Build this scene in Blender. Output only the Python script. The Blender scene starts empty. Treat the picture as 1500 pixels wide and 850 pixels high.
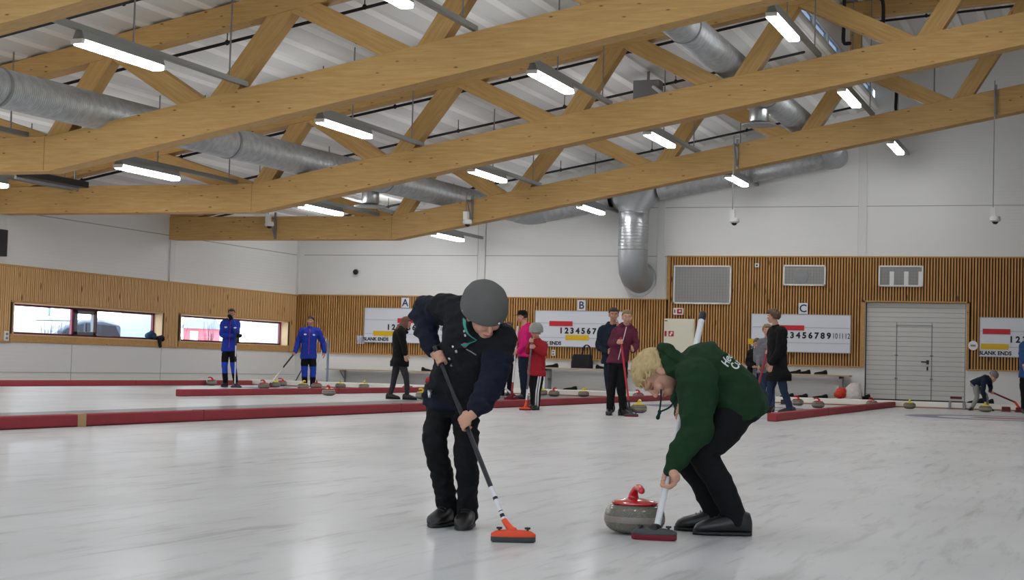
import bpy, math, random
import numpy as np
from mathutils import Vector, Matrix, noise
random.seed(7)
S = bpy.context.scene
COL = S.collection
PI = math.pi

# ------------------------------------------------------------------ helpers
def lin(h):
    c = [int(h[i:i+2], 16)/255 for i in (0, 2, 4)]
    return tuple(x/12.92 if x <= .04045 else ((x+.055)/1.055)**2.4 for x in c) + (1,)

class MB:
    """collects shapes and links them as one mesh object"""
    def __init__(s): s.v = []; s.f = []; s.m = []
    def add(s, vf, mi=0):
        v, f = vf; n = len(s.v)
        s.v += [tuple(map(float, p)) for p in v]
        s.f += [tuple(i+n for i in q) for q in f]; s.m += [mi]*len(f)
        return s
    def box(s, x0, x1, y0, y1, z0, z1, mi=0): return s.add(box(x0, x1, y0, y1, z0, z1), mi)
    def build(s, name, mat, parent=None, loc=None, smooth=False, bevel=0):
        me = bpy.data.meshes.new(name); me.from_pydata(s.v, [], s.f)
        mats = mat if isinstance(mat, (list, tuple)) else [mat]
        for m in mats: me.materials.append(m)
        if len(mats) > 1: me.polygons.foreach_set('material_index', s.m)
        return link(name, me, parent, loc, smooth, bevel)

def link(name, me, parent=None, loc=None, smooth=False, bevel=0):
    o = bpy.data.objects.new(name, me); COL.objects.link(o)
    if loc is not None: o.location = loc
    if parent is not None: o.parent = parent
    if smooth:
        me.polygons.foreach_set('use_smooth', [True]*len(me.polygons))
        if smooth != 'all': me.set_sharp_from_angle(angle=math.radians(40))
    if bevel:
        b = o.modifiers.new('bevel', 'BEVEL'); b.width = bevel; b.segments = 2; b.limit_method = 'ANGLE'
    return o

def tag(o, label=None, cat=None, group=None, kind=None):
    if label: o['label'] = label
    if cat: o['category'] = cat
    if group: o['group'] = group
    if kind: o['kind'] = kind
    return o

def thing(name, label, cat, loc=(0, 0, 0), rz=0, group=None):
    o = bpy.data.objects.new(name, None); COL.objects.link(o); o.empty_display_size = .1
    o.location = loc; o.rotation_euler = (0, 0, rz)
    return tag(o, label, cat, group)

def copy_tree(o, parent=None):
    c = o.copy(); COL.objects.link(c)
    if parent is not None: c.parent = parent
    for ch in list(o.children): copy_tree(ch, c)
    return c

def box(x0, x1, y0, y1, z0, z1):
    v = [(x, y, z) for z in (z0, z1) for y in (y0, y1) for x in (x0, x1)]
    f = [(0, 2, 3, 1), (4, 5, 7, 6), (0, 1, 5, 4), (2, 6, 7, 3), (0, 4, 6, 2), (1, 3, 7, 5)]
    return v, f

def xf(vf, M):
    return [tuple(M @ Vector(p)) for p in vf[0]], vf[1]

def prism(poly, axis, a0, a1):
    """extrude a polygon: axis 'y' takes (x,z) points, 'x' takes (y,z), 'z' takes (x,y)"""
    mk = {'y': lambda p, a: (p[0], a, p[1]), 'x': lambda p, a: (a, p[0], p[1]), 'z': lambda p, a: (p[0], p[1], a)}[axis]
    n = len(poly); v = [mk(p, a0) for p in poly] + [mk(p, a1) for p in poly]
    f = [tuple(range(n))[::-1], tuple(range(n, 2*n))] + [(i, (i+1) % n, n+(i+1) % n, n+i) for i in range(n)]
    return v, f

def lathe(prof, seg=32, sx=1, sy=1, M=None):
    v = []; f = []; rings = []
    for r, z in prof:
        if r < 1e-6: rings.append([len(v)]); v.append((0, 0, z))
        else:
            rings.append(list(range(len(v), len(v)+seg)))
            v += [(r*sx*math.cos(2*PI*i/seg), r*sy*math.sin(2*PI*i/seg), z) for i in range(seg)]
    for a, b in zip(rings, rings[1:]):
        for i in range(seg):
            j = (i+1) % seg
            if len(a) == 1 and len(b) == 1: continue
            if len(a) == 1: f.append((a[0], b[i], b[j]))
            elif len(b) == 1: f.append((a[i], a[j], b[0]))
            else: f.append((a[i], a[j], b[j], b[i]))
    if M is not None: v = [tuple(M @ Vector(p)) for p in v]
    return v, f

def unit(v):
    v = np.array(v, float); n = np.linalg.norm(v)
    return v/n if n > 1e-9 else np.array((0, 0, 1.))

def spline(P, sub):
    P = [np.array(p, float) for p in P]; n = len(P); out = []
    if n == 2 or sub <= 1:
        if n == 2 and sub > 1: return [P[0]+(P[1]-P[0])*t/sub for t in range(sub+1)]
        return P
    for i in range(n-1):
        p0 = P[i-1] if i else 2*P[0]-P[1]; p1 = P[i]; p2 = P[i+1]; p3 = P[i+2] if i+2 < n else 2*P[-1]-P[-2]
        for k in range(sub):
            t = k/sub
            out.append(.5*((2*p1)+(-p0+p2)*t+(2*p0-5*p1+4*p2-p3)*t*t+(-p0+3*p1-3*p2+p3)*t**3))
    out.append(P[-1]); return out

def tube(path, rad, seg=12, sub=4, round_ends=True):
    """closed tapered tube along a smooth path; rad is one radius or one per point"""
    if not hasattr(rad, '__len__'): rad = [rad]*len(path)
    pts = spline([list(p)+[r] for p, r in zip(path, rad)], sub)
    C = [p[:3] for p in pts]; R = [max(1e-4, p[3]) for p in pts]
    if round_ends:
        def cap(c, d, r): return [(c+d*r*math.sin(a), r*math.cos(a)) for a in (math.radians(72), math.radians(40))]
        d0 = unit(C[0]-C[1]); d1 = unit(C[-1]-C[-2])
        a = cap(C[0], d0, R[0]); b = cap(C[-1], d1, R[-1])[::-1]
        C = [p for p, _ in a]+C+[p for p, _ in b]; R = [r for _, r in a]+R+[r for _, r in b]
    T = [unit(C[min(i+1, len(C)-1)]-C[max(i-1, 0)]) for i in range(len(C))]
    u = unit(np.cross(T[0], (0, 0, 1) if abs(T[0][2]) < .9 else (1, 0, 0))); v = []; f = []
    for i, (c, r, t) in enumerate(zip(C, R, T)):
        u = unit(u-t*np.dot(u, t)); w = np.cross(t, u)
        for k in range(seg):
            a = 2*PI*k/seg; v.append(tuple(c+r*(math.cos(a)*u+math.sin(a)*w)))
    for i in range(len(C)-1):
        for k in range(seg):
            j = (k+1) % seg; f.append((i*seg+k, i*seg+j, (i+1)*seg+j, (i+1)*seg+k))
    f.append(tuple(range(seg))[::-1]); f.append(tuple((len(C)-1)*seg+k for k in range(seg)))
    return v, f

def ellip(c, ax, seg=16, rings=10):
    """ellipsoid: ax = three half-axis vectors (or three radii)"""
    if not hasattr(ax[0], '__len__'): ax = ((ax[0], 0, 0), (0, ax[1], 0), (0, 0, ax[2]))
    c = np.array(c, float); A = [np.array(a, float) for a in ax]; v = [tuple(c+A[2])]; f = []
    for i in range(1, rings):
        t = PI*i/rings
        for k in range(seg):
            p = 2*PI*k/seg
            v.append(tuple(c+A[0]*math.sin(t)*math.cos(p)+A[1]*math.sin(t)*math.sin(p)+A[2]*math.cos(t)))
    v.append(tuple(c-A[2])); L = len(v)-1
    for k in range(seg):
        j = (k+1) % seg
        f.append((0, 1+k, 1+j)); f.append((L, 1+(rings-2)*seg+j, 1+(rings-2)*seg+k))
        for i in range(rings-2):
            a = 1+i*seg; f.append((a+k, a+seg+k, a+seg+j, a+j))
    return v, f

def loft(st, seg=24, e=2.3):
    """stations: (centre, side vector, depth vector) with their half lengths in the vectors"""
    v = []; f = []
    for c, a, b in st:
        c, a, b = (np.array(q, float) for q in (c, a, b))
        for k in range(seg):
            t = 2*PI*k/seg; x, y = math.cos(t), math.sin(t)
            x = math.copysign(abs(x)**(2/e), x); y = math.copysign(abs(y)**(2/e), y)
            v.append(tuple(c+a*x+b*y))
    n = len(st)
    for i in range(n-1):
        for k in range(seg):
            j = (k+1) % seg; f.append((i*seg+k, i*seg+j, (i+1)*seg+j, (i+1)*seg+k))
    f.append(tuple(range(seg))[::-1]); f.append(tuple((n-1)*seg+k for k in range(seg)))
    return v, f

def remesh(shapes, voxel, smooth=3):
    """one continuous surface around closed shapes -> (verts, faces) numpy"""
    mb = MB()
    for s in shapes: mb.add(s)
    me = bpy.data.meshes.new('raw'); me.from_pydata(mb.v, [], mb.f)
    import bmesh
    bm = bmesh.new(); bm.from_mesh(me)
    bmesh.ops.recalc_face_normals(bm, faces=bm.faces); bm.to_mesh(me); bm.free()
    o = bpy.data.objects.new('raw', me); COL.objects.link(o)
    r = o.modifiers.new('r', 'REMESH'); r.mode = 'VOXEL'; r.voxel_size = voxel; r.adaptivity = 0
    if smooth:
        s = o.modifiers.new('s', 'SMOOTH'); s.factor = .5; s.iterations = smooth
    dg = bpy.context.evaluated_depsgraph_get()
    m2 = bpy.data.meshes.new_from_object(o.evaluated_get(dg))
    bpy.data.objects.remove(o); bpy.data.meshes.remove(me)
    return m2

def finish(name, me, mats, parent, pick=None, folds=0, freq=9., seed=0.):
    """name a remeshed surface, give it cloth folds and materials chosen by place"""
    me.name = name
    n = len(me.vertices)
    co = np.empty(n*3); me.vertices.foreach_get('co', co); co = co.reshape(-1, 3)
    if folds:
        no = np.empty(n*3); me.vertices.foreach_get('normal', no); no = no.reshape(-1, 3)
        d = np.empty(n)
        for i in range(n):
            p = co[i]
            q = Vector((p[0]*freq+seed, p[1]*freq, p[2]*freq*1.5))
            a = noise.noise(q)
            d[i] = folds*((1-2*abs(a))*.8 + noise.noise(q*2.6)*.5)
        co = co+no*d[:, None]; me.vertices.foreach_set('co', co.ravel()); me.update()
    mats = mats if isinstance(mats, (list, tuple)) else [mats]
    me.materials.clear()
    for m in mats: me.materials.append(m)
    if pick:
        idx = [pick(p.center) for p in me.polygons]; me.polygons.foreach_set('material_index', idx)
    return link(name, me, parent, smooth='all')

def text_mesh(s, size, bold=0, depth=.004, align='CENTER', spacing=1.0):
    cu = bpy.data.curves.new('txt', 'FONT'); cu.body = s; cu.size = size; cu.extrude = depth; cu.offset = bold
    cu.align_x = align; cu.align_y = 'CENTER'; cu.space_character = spacing; cu.resolution_u = 3
    o = bpy.data.objects.new('txt', cu); COL.objects.link(o)
    dg = bpy.context.evaluated_depsgraph_get()
    me = bpy.data.meshes.new_from_object(o.evaluated_get(dg))
    bpy.data.objects.remove(o); bpy.data.curves.remove(cu)
    return me

def text(s, name, mat, size, M, parent=None, bold=0, align='CENTER', depth=.004, spacing=1.0):
    me = text_mesh(s, size, bold, depth, align, spacing); me.transform(M); me.materials.clear(); me.materials.append(mat); me.name = name
    return link(name, me, parent)

# ------------------------------------------------------------------ materials
def mat(name, col, rough=.6, metal=0, spec=.5, bump=0, bscale=60, var=0, vscale=6, emit=None, estr=0, coat=0, trans=0, sheen=0):
    m = bpy.data.materials.new(name); m.use_nodes = True
    nt = m.node_tree; b = nt.nodes['Principled BSDF']
    c = lin(col) if isinstance(col, str) else col
    b.inputs['Base Color'].default_value = c; b.inputs['Roughness'].default_value = rough
    b.inputs['Metallic'].default_value = metal; b.inputs['Specular IOR Level'].default_value = spec
    b.inputs['Coat Weight'].default_value = coat
    if sheen: b.inputs['Sheen Weight'].default_value = sheen
    if trans: b.inputs['Transmission Weight'].default_value = trans
    if emit:
        b.inputs['Emission Color'].default_value = lin(emit); b.inputs['Emission Strength'].default_value = estr
    if bump or var:
        tc = nt.nodes.new('ShaderNodeTexCoord')
    if var:
        n = nt.nodes.new('ShaderNodeTexNoise'); n.inputs['Scale'].default_value = vscale; n.inputs['Detail'].default_value = 5
        nt.links.new(tc.outputs['Object'], n.inputs['Vector'])
        mx = nt.nodes.new('ShaderNodeMix'); mx.data_type = 'RGBA'
        mx.inputs['A'].default_value = tuple(x*(1-var) for x in c[:3])+(1,)
        mx.inputs['B'].default_value = tuple(min(1, x*(1+var)) for x in c[:3])+(1,)
        nt.links.new(n.outputs['Fac'], mx.inputs['Factor']); nt.links.new(mx.outputs['Result'], b.inputs['Base Color'])
    if bump:
        n = nt.nodes.new('ShaderNodeTexNoise'); n.inputs['Scale'].default_value = bscale; n.inputs['Detail'].default_value = 4
        nt.links.new(tc.outputs['Object'], n.inputs['Vector'])
        bp = nt.nodes.new('ShaderNodeBump'); bp.inputs['Strength'].default_value = bump; bp.inputs['Distance'].default_value = .01
        nt.links.new(n.outputs['Fac'], bp.inputs['Height']); nt.links.new(bp.outputs['Normal'], b.inputs['Normal'])
    return m

class NT:
    """tiny node-writing helper"""
    def __init__(s, name):
        s.m = bpy.data.materials.new(name); s.m.use_nodes = True; s.t = s.m.node_tree
        s.b = s.t.nodes['Principled BSDF']; s.tc = s.t.nodes.new('ShaderNodeTexCoord')
    def n(s, typ, **kw):
        nd = s.t.nodes.new(typ)
        for k, v in kw.items(): setattr(nd, k, v)
        return nd
    def set(s, sock, v):
        if hasattr(v, 'is_linked') or hasattr(v, 'links'): s.t.links.new(v, sock)
        else: sock.default_value = v
    def math(s, op, a, b=0, c=None):
        n = s.n('ShaderNodeMath', operation=op); s.set(n.inputs[0], a); s.set(n.inputs[1], b)
        if c is not None: s.set(n.inputs[2], c)
        return n.outputs[0]
    def mapping(s, scale=(1, 1, 1), src='Object', rot=(0, 0, 0)):
        n = s.n('ShaderNodeMapping'); s.t.links.new(s.tc.outputs[src], n.inputs['Vector'])
        n.inputs['Scale'].default_value = scale; n.inputs['Rotation'].default_value = rot
        return n.outputs[0]
    def noise(s, vec, scale, detail=4, rough=.5, dist=0):
        n = s.n('ShaderNodeTexNoise'); s.t.links.new(vec, n.inputs['Vector'])
        n.inputs['Scale'].default_value = scale; n.inputs['Detail'].default_value = detail
        n.inputs['Roughness'].default_value = rough; n.inputs['Distortion'].default_value = dist
        return n.outputs['Fac']
    def ramp(s, fac, stops):
        n = s.n('ShaderNodeValToRGB'); s.t.links.new(fac, n.inputs['Fac'])
        e = n.color_ramp.elements
        while len(e) < len(stops): e.new(.5)
        for q, (p, c) in zip(e, stops):
            q.position = p; q.color = lin(c) if isinstance(c, str) else (c, c, c, 1)
        return n.outputs['Color']
    def mix(s, fac, a, b, mode='MIX'):
        n = s.n('ShaderNodeMix', data_type='RGBA', blend_type=mode)
        s.set(n.inputs['Factor'], fac); s.set(n.inputs['A'], a); s.set(n.inputs['B'], b)
        return n.outputs['Result']
    def xyz(s):
        n = s.n('ShaderNodeSeparateXYZ'); s.t.links.new(s.tc.outputs['Object'], n.inputs[0]); return n.outputs
    def bump(s, h, strength, dist=.01):
        n = s.n('ShaderNodeBump'); s.set(n.inputs['Height'], h)
        n.inputs['Strength'].default_value = strength; n.inputs['Distance'].default_value = dist
        s.t.links.new(n.outputs['Normal'], s.b.inputs['Normal'])

def wood(name, base, dark, lite, knot, axis='x', knots=1., kscale=1.5, rough=.55):
    w = NT(name)
    st = {'x': (1, 14, 14), 'z': (14, 14, 1)}[axis]
    g = w.noise(w.mapping(tuple(q*.9 for q in st)), 1.6, 6, .6, .4)
    c = w.ramp(g, [(.25, dark), (.5, base), (.75, lite)])
    lam = w.noise(w.mapping(tuple(q*.25 for q in st)), 1.3, 2)
    c = w.mix(w.math('MULTIPLY', lam, .5), c, lin(lite), 'MULTIPLY') if False else c
    if knots:
        kv = {'x': (kscale, kscale*3, kscale*3.2), 'z': (kscale*3.5, kscale*3.5, kscale)}[axis]
        v = w.n('ShaderNodeTexVoronoi'); w.t.links.new(w.mapping(kv), v.inputs['Vector']); v.inputs['Scale'].default_value = 1.
        hole = w.ramp(v.outputs['Distance'], [(.0, 1.), (.07*knots, .85), (.16*knots, 0.)])
        sel = w.n('ShaderNodeSeparateColor'); w.t.links.new(v.outputs['Color'], sel.inputs[0])
        on = w.math('GREATER_THAN', sel.outputs[0], .35)
        c = w.mix(w.math('MULTIPLY', hole, on), c, lin(knot))
    w.t.links.new(c, w.b.inputs['Base Color']); w.b.inputs['Roughness'].default_value = rough
    w.b.inputs['Specular IOR Level'].default_value = .35
    w.bump(g, .12, .004)
    return w.m

M = {}
M['glulam'] = wood('glulam', 'C6A063', 'BA9155', 'D2AE74', '553618', 'x', .95, 2.7)
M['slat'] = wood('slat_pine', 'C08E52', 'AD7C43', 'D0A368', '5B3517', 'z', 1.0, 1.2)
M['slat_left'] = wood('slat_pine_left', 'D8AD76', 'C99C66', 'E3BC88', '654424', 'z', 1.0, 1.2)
M['board'] = wood('pine_board', 'BE935A', 'AF834B', 'CCA36B', '6B4724', 'x', .6, 1.)
M['backing'] = mat('panel_backing', '3A2716', .9)
M['reveal'] = mat('window_reveal_wood', 'D9B98F', .6, var=.06)

def wall_mat(name, col):
    w = NT(name)
    n = w.noise(w.mapping((1, 1, 1)), .35, 3)
    w.t.links.new(w.ramp(n, [(.3, col), (.7, col)]), w.b.inputs['Base Color'])
    x = w.xyz()
    rib = w.math('SINE', w.math('MULTIPLY', x[2], 2*PI/.1))
    w.b.inputs['Roughness'].default_value = .42; w.b.inputs['Specular IOR Level'].default_value = .45
    w.bump(rib, .10, .006)
    return w.m
M['wall'] = wall_mat('white_sandwich_panel', 'E2E2DE')
M['seam'] = mat('panel_joint', 'A3A29C', .6)
M['pilaster'] = mat('white_steel_cover', 'DCDCD8', .5)
M['floor'] = mat('concrete_walkway', 'A3A1A5', .5, var=.12, vscale=2)
M['deck'] = mat('white_deck', 'F0F0EC', .5)
M['deckgrey'] = mat('deck_shade_grey', 'DADAD6', .6)  # greyer tone on the deck recesses paints in the shade between the flanges
M['redfoam'] = mat('red_foam', '95303A', .75, bump=.15, bscale=40, var=.14, vscale=5)
M['redrubber'] = mat('dark_red_rubber', '6A2A30', .8)
M['whitefoam'] = mat('white_foam', 'EFEAE2', .7, var=.05)
M['tape'] = mat('yellowed_tape', 'B3946A', .6)
M['galv'] = mat('galvanised_steel', 'B2B5B6', .34, metal=.9, var=.12, vscale=9)
M['galvdull'] = mat('galvanised_sheet', 'A7ABAC', .5, metal=.65, var=.1, vscale=5)
M['steel'] = mat('grey_steel', '8D8F90', .45, metal=.6)
M['housing'] = mat('lamp_housing', '8C908F', .45, metal=.3)
M['lamp'] = mat('lamp_diffuser', 'FFFFFF', .5, emit='FBFCFF', estr=33)
M['black'] = mat('black_plastic', '17171A', .5)
M['joint'] = mat('glued_joint', '8A6838', .7)
M['cable'] = mat('black_cable', '141418', .6)
M['white'] = mat('white_plastic', 'E6E6E2', .45)
M['board_white'] = mat('whiteboard', 'DDE0E6', .3)
M['board_grey'] = mat('rail_grey', 'B9BEC6', .4)
M['red'] = mat('red_card', 'C8222F', .5)
M['yellow'] = mat('yellow_card', 'E2B80F', .5)
M['ink'] = mat('black_ink', '15151C', .6)
M['sign_red'] = mat('sign_red', 'B02034', .5)
M['cabinet'] = mat('cream_enamel', 'E3DFC8', .4)
M['door'] = mat('door_grey', 'CFCFC9', .45)
M['dooredge'] = mat('door_joint', '8A8A86', .6)
M['frame_red'] = mat('wine_red_frame', '6E1F36', .45)
M['frame_grey'] = mat('grey_sash', '6D6D70', .45)
M['mesh'] = mat('grey_screen', '9A9A96', .6, bump=.2, bscale=120)
M['granite'] = None
M['plastic_red'] = mat('red_handle', 'C2202A', .22, coat=.5)
M['plastic_yellow'] = mat('yellow_handle', 'E3D21C', .3, coat=.4)
M['snow'] = mat('snow', 'F2F5FA', .9)
M['carpaint'] = mat('silver_blue_paint', '5C6472', .35, metal=.2)
M['carglass'] = mat('car_glass', '2C323A', .15)
M['tyre'] = mat('tyre', '222226', .8)
M['fin'] = mat('pale_blue_render', 'AEBCCB', .8)
M['house'] = mat('red_cladding', '9A4C54', .8)
M['twig'] = mat('bare_twigs', '2C262E', .9)
M['vanwhite'] = mat('white_van_paint', 'F0F2F5', .35)
M['bench'] = mat('beech_bench', 'B9A78C', .5, var=.1)

def granite():
    w = NT('granite')
    v = w.n('ShaderNodeTexVoronoi'); w.t.links.new(w.mapping((1, 1, 1)), v.inputs['Vector']); v.inputs['Scale'].default_value = 260
    s = w.n('ShaderNodeSeparateColor'); w.t.links.new(v.outputs['Color'], s.inputs[0])
    c = w.ramp(s.outputs[0], [(.0, '656157'), (.45, '716D62'), (.8, '78746A'), (1., '827E74')])
    w.t.links.new(c, w.b.inputs['Base Color']); w.b.inputs['Roughness'].default_value = .12
    return w.m
M['granite'] = granite()
M['band'] = mat('worn_granite_band', '857A73', .4, bump=.15, bscale=200, var=.15, vscale=60)

def spiral():
    w = NT('spiral_duct')
    n = w.noise(w.mapping((1, 1, 1)), 6, 3)
    w.t.links.new(w.ramp(n, [(.3, 'A3A6A7'), (.7, 'BDC0C1')]), w.b.inputs['Base Color'])
    w.b.inputs['Metallic'].default_value = .7; w.b.inputs['Roughness'].default_value = .45
    return w.m
M['spiral'] = spiral()

def ice():
    w = NT('curling_ice'); x = w.xyz(); X, Y = x[0], x[1]
    n1 = w.noise(w.mapping((1, 1, 1)), .55, 5, .6)
    c = w.ramp(n1, [(.3, 'BDBEBF'), (.55, 'C7C8C9'), (.75, 'CECFD0')])
    # scuffs and sweeping marks along the sheet
    s1 = w.noise(w.mapping((4.2, .55, 1), rot=(0, 0, math.radians(8))), 1.5, 7, .62, .5)
    c = w.mix(w.ramp(s1, [(.54, 0.), (.68, .5)]), c, lin('868788'))
    s2 = w.noise(w.mapping((2.6, .6, 1), rot=(0, 0, math.radians(-14))), 1.1, 8, .66, .9)
    c = w.mix(w.ramp(s2, [(.58, 0.), (.72, .38)]), c, lin('978E80'))
    s3 = w.noise(w.mapping((9, .8, 1), rot=(0, 0, math.radians(14))), 1.6, 6, .6, .4)
    c = w.mix(w.ramp(s3, [(.57, 0.), (.70, .5)]), c, lin('85868A'))
    s4 = w.noise(w.mapping((1.1, .35, 1)), .8, 4, .5)
    c = w.mix(w.ramp(s4, [(.40, .0), (.65, .30)]), c, lin('E6E7E8'))
    # rings painted under the ice
    for cx, cy in ((-2.1, 35.4), (-8.0, 36.4), (-14.6, 40.), (-20.8, 40.5)):
        d = w.math('SQRT', w.math('ADD', w.math('POWER', w.math('SUBTRACT', X, cx), 2), w.math('POWER', w.math('SUBTRACT', Y, cy), 2)))
        for r0, r1, h in ((1.33, 2.0, '454C78'), (.0, .68, '8A3E50')):
            k = w.math('MULTIPLY', w.math('GREATER_THAN', d, r0), w.math('LESS_THAN', d, r1))
            c = w.mix(w.math('MULTIPLY', k, .9), c, lin(h))
    # thin lines across
    for yy, hw, h, x0, x1 in ((25.6, .03, '8C8C96', -5.1, 4), (33.2, .03, '7A7A8C', -5, 4), (35.4, .03, '80808C', -5, 4), (26.9, .04, 'B98A92', -10.9, -5.4)):
        k = w.math('LESS_THAN', w.math('ABSOLUTE', w.math('SUBTRACT', Y, yy)), hw)
        k = w.math('MULTIPLY', k, w.math('MULTIPLY', w.math('GREATER_THAN', X, x0), w.math('LESS_THAN', X, x1)))
        c = w.mix(w.math('MULTIPLY', k, .6), c, lin(h))
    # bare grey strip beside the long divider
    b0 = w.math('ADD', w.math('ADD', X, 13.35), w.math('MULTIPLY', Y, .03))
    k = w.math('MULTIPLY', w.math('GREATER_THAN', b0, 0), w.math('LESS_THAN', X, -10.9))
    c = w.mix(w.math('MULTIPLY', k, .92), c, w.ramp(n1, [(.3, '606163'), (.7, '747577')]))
    w.t.links.new(c, w.b.inputs['Base Color'])
    w.b.inputs['Roughness'].default_value = .38; w.b.inputs['Specular IOR Level'].default_value = .4
    w.b.inputs['IOR'].default_value = 1.31
    w.b.inputs['Coat Weight'].default_value = .11; w.b.inputs['Coat Roughness'].default_value = .12; w.b.inputs['Coat IOR'].default_value = 1.31
    h1 = w.noise(w.mapping((5, .5, 1), rot=(0, 0, math.radians(6))), 3, 3, .5)
    h2 = w.noise(w.mapping((1, 1, 1)), 70, 2, .5)
    w.bump(w.math('ADD', h1, w.math('MULTIPLY', h2, .25)), .16, .006)
    return w.m
M['ice'] = ice()

def pane(name, tint, gloss=.1):
    m = bpy.data.materials.new(name); m.use_nodes = True; t = m.node_tree; t.nodes.clear()
    o = t.nodes.new('ShaderNodeOutputMaterial'); a = t.nodes.new('ShaderNodeBsdfTransparent'); g = t.nodes.new('ShaderNodeBsdfGlossy')
    a.inputs[0].default_value = lin(tint); g.inputs['Roughness'].default_value = .02
    mx = t.nodes.new('ShaderNodeMixShader'); mx.inputs[0].default_value = gloss
    t.links.new(a.outputs[0], mx.inputs[1]); t.links.new(g.outputs[0], mx.inputs[2]); t.links.new(mx.outputs[0], o.inputs[0])
    return m
M['glass'] = pane('window_glass', 'F4F8FC', .06)
M['skyglass'] = pane('frosted_roof_glazing', '848C98', .1)
M['clearbag'] = pane('clear_plastic', 'F4F4F4', .08)

def cloth(name, col, rough=.85, bump=.25, scale=90, var=.12):
    return mat(name, col, rough, spec=.25, bump=bump, bscale=scale, var=var, vscale=14)
# ------------------------------------------------------------------ the setting
XL, YB, XR, YR = -28.26, 54.0, 17.0, -7.0       # left wall, back wall, right wall, rear wall
LX = -7.4                                       # the roof steps up here, with a strip of glazing
def ceil_z(x): return 7.25+.19*(x+19) if x <= LX else 11.05+.07*(x+7)
def struct(o): o['kind'] = 'structure'; return o

# floors
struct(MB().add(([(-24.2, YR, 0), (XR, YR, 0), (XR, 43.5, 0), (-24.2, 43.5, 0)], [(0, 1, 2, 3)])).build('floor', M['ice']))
fw = MB(); fw.box(XL, XR, 43.5, YB+.1, -.1, .0).box(XL, -24.2, YR, 43.5, -.1, .0)
struct(fw.build('floor', M['floor']))

# left wall with two ribbon windows
WIN = [(37.40, 44.90), (45.98, 53.32)]; ZS, ZH = 1.29, 2.15
T = .34
wl = MB(); Ytop = 5.72
wl.box(XL-T, XL, YR, YB, 0, ZS).box(XL-T, XL, YR, YB, ZH, Ytop)
for a, b in ((YR, WIN[0][0]), (WIN[0][1], WIN[1][0]), (WIN[1][1], YB+T)): wl.box(XL-T, XL, a, b, ZS, ZH)
struct(wl.build('wall_left', M['wall']))
# back wall with a door opening
DX0, DX1, DZ = -7.56, -4.40, 3.17
wb = MB()
gable = [(XL, DZ), (XL, 5.72), (LX, ceil_z(LX)+.22), (LX, 11.3), (XR, ceil_z(XR)+.22), (XR, DZ)]
wb.add(prism(gable, 'y', YB, YB+.3)).box(XL, DX0, YB, YB+.3, 0, DZ).box(DX1, XR, YB, YB+.3, 0, DZ)
struct(wb.build('wall_back', M['wall']))
wr = MB(); wr.box(XR, XR+.3, YR, YB, 0, ceil_z(XR)+.22); struct(wr.build('wall_right', M['wall']))
rw = MB(); rw.add(prism([(XL, 3.1), (XL, 5.72), (LX, ceil_z(LX)+.22), (LX, 11.3), (XR, ceil_z(XR)+.22), (XR, 3.1)], 'y', YR-.3, YR)).box(XL, XR, YR-.3, YR, 0, .9).box(XL, XL+1.5, YR-.3, YR, .9, 3.1).box(XR-1.5, XR, YR-.3, YR, .9, 3.1)
struct(rw.build('wall_rear', M['wall']))
# added window band behind the viewer, unseen, lets sky light fill the beam fronts
lw = thing('window_5', None, None, (0, YR-.15, 0)); lw['kind'] = 'structure'
lf = MB()
for i in range(15): x = XL+1.5+i*(XR-XL-3)/14; lf.box(x-.05, x+.05, -.06, .06, .9, 3.1)
lf.box(XL+1.5, XR-1.5, -.06, .06, .9, 1.0).box(XL+1.5, XR-1.5, -.06, .06, 3.0, 3.1); lf.build('window_frame', M['housing'], lw)
MB().box(XL+1.5, XR-1.5, -.01, .01, .95, 3.05).build('pane', M['glass'], lw)

# panel joints and column covers of the white walls
tj = MB()
for z in (4.64, 6.3):
    tj.box(-28, XR, YB-.006, YB+.01, z-.012, z+.012)
for x in (-21.15, -20.85, -14.6, -14.35, -7.85, -7.6, -1., 5.6):
    tj.box(x-.008, x+.008, YB-.006, YB+.01, 3.2 if x < -14.2 else 4.7, ceil_z(x)-.3)
tj.box(XL-.01, XL+.006, YR, YB, 4.62, 4.645)
tj.box(XL-.01, XL+.012, YR, YB, .235, .25)
for y in (40.2, 44.95, 49.6): tj.box(XL-.01, XL+.006, y-.008, y+.008, 0, 1.05)
struct(tj.build('trim', M['seam'])).name = 'trim_1'
tp = MB()
for y in (36.8, 45.35): tp.box(XL, XL+.06, y-.14, y+.14, 3.16, 5.4)
tp.box(XL, XL+.1, YB-.1, YB, 3.17, 5.4)
for x in (-21.0, -14.47, -7.72): tp.box(x-.13, x+.13, YB-.03, YB, 3.19 if x < -14.2 else 4.66, ceil_z(x)-.3)
struct(tp.build('trim_2', M['pilaster']))

# vertical pine slats
def slats(name, m, runs, axis):
    s = MB(); bk = MB()
    for a0, a1, z0, z1, holes in runs:
        n = int(round((a1-a0)/.092)); st = (a1-a0)/n
        for i in range(n):
            a = a0+i*st; seg = [(z0, z1)]
            for h0, h1, hz0, hz1 in holes:
                if a+.05 > h0 and a < h1:
                    seg = [(p, q) for (p, q) in [(seg[0][0], hz0), (hz1, seg[-1][1])] if q-p > .01]
            for p, q in seg:
                if axis == 'y': s.box(XL+.012, XL+.05+.006*(i % 2), a, a+.058, p, q)
                else: s.box(a, a+.052, YB-.055-.006*(i % 2), YB-.012, p, q)
    return struct(s.build(name, m))
slats('trim_3', M['slat_left'], [(YR+.1, YB-.06, 1.10, 3.12, [(WIN[0][0]-.1, WIN[0][1]+.1, ZS-.2, ZH+.05), (WIN[1][0]-.1, WIN[1][1]+.1, ZS-.2, ZH+.05)])], 'y')
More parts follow.
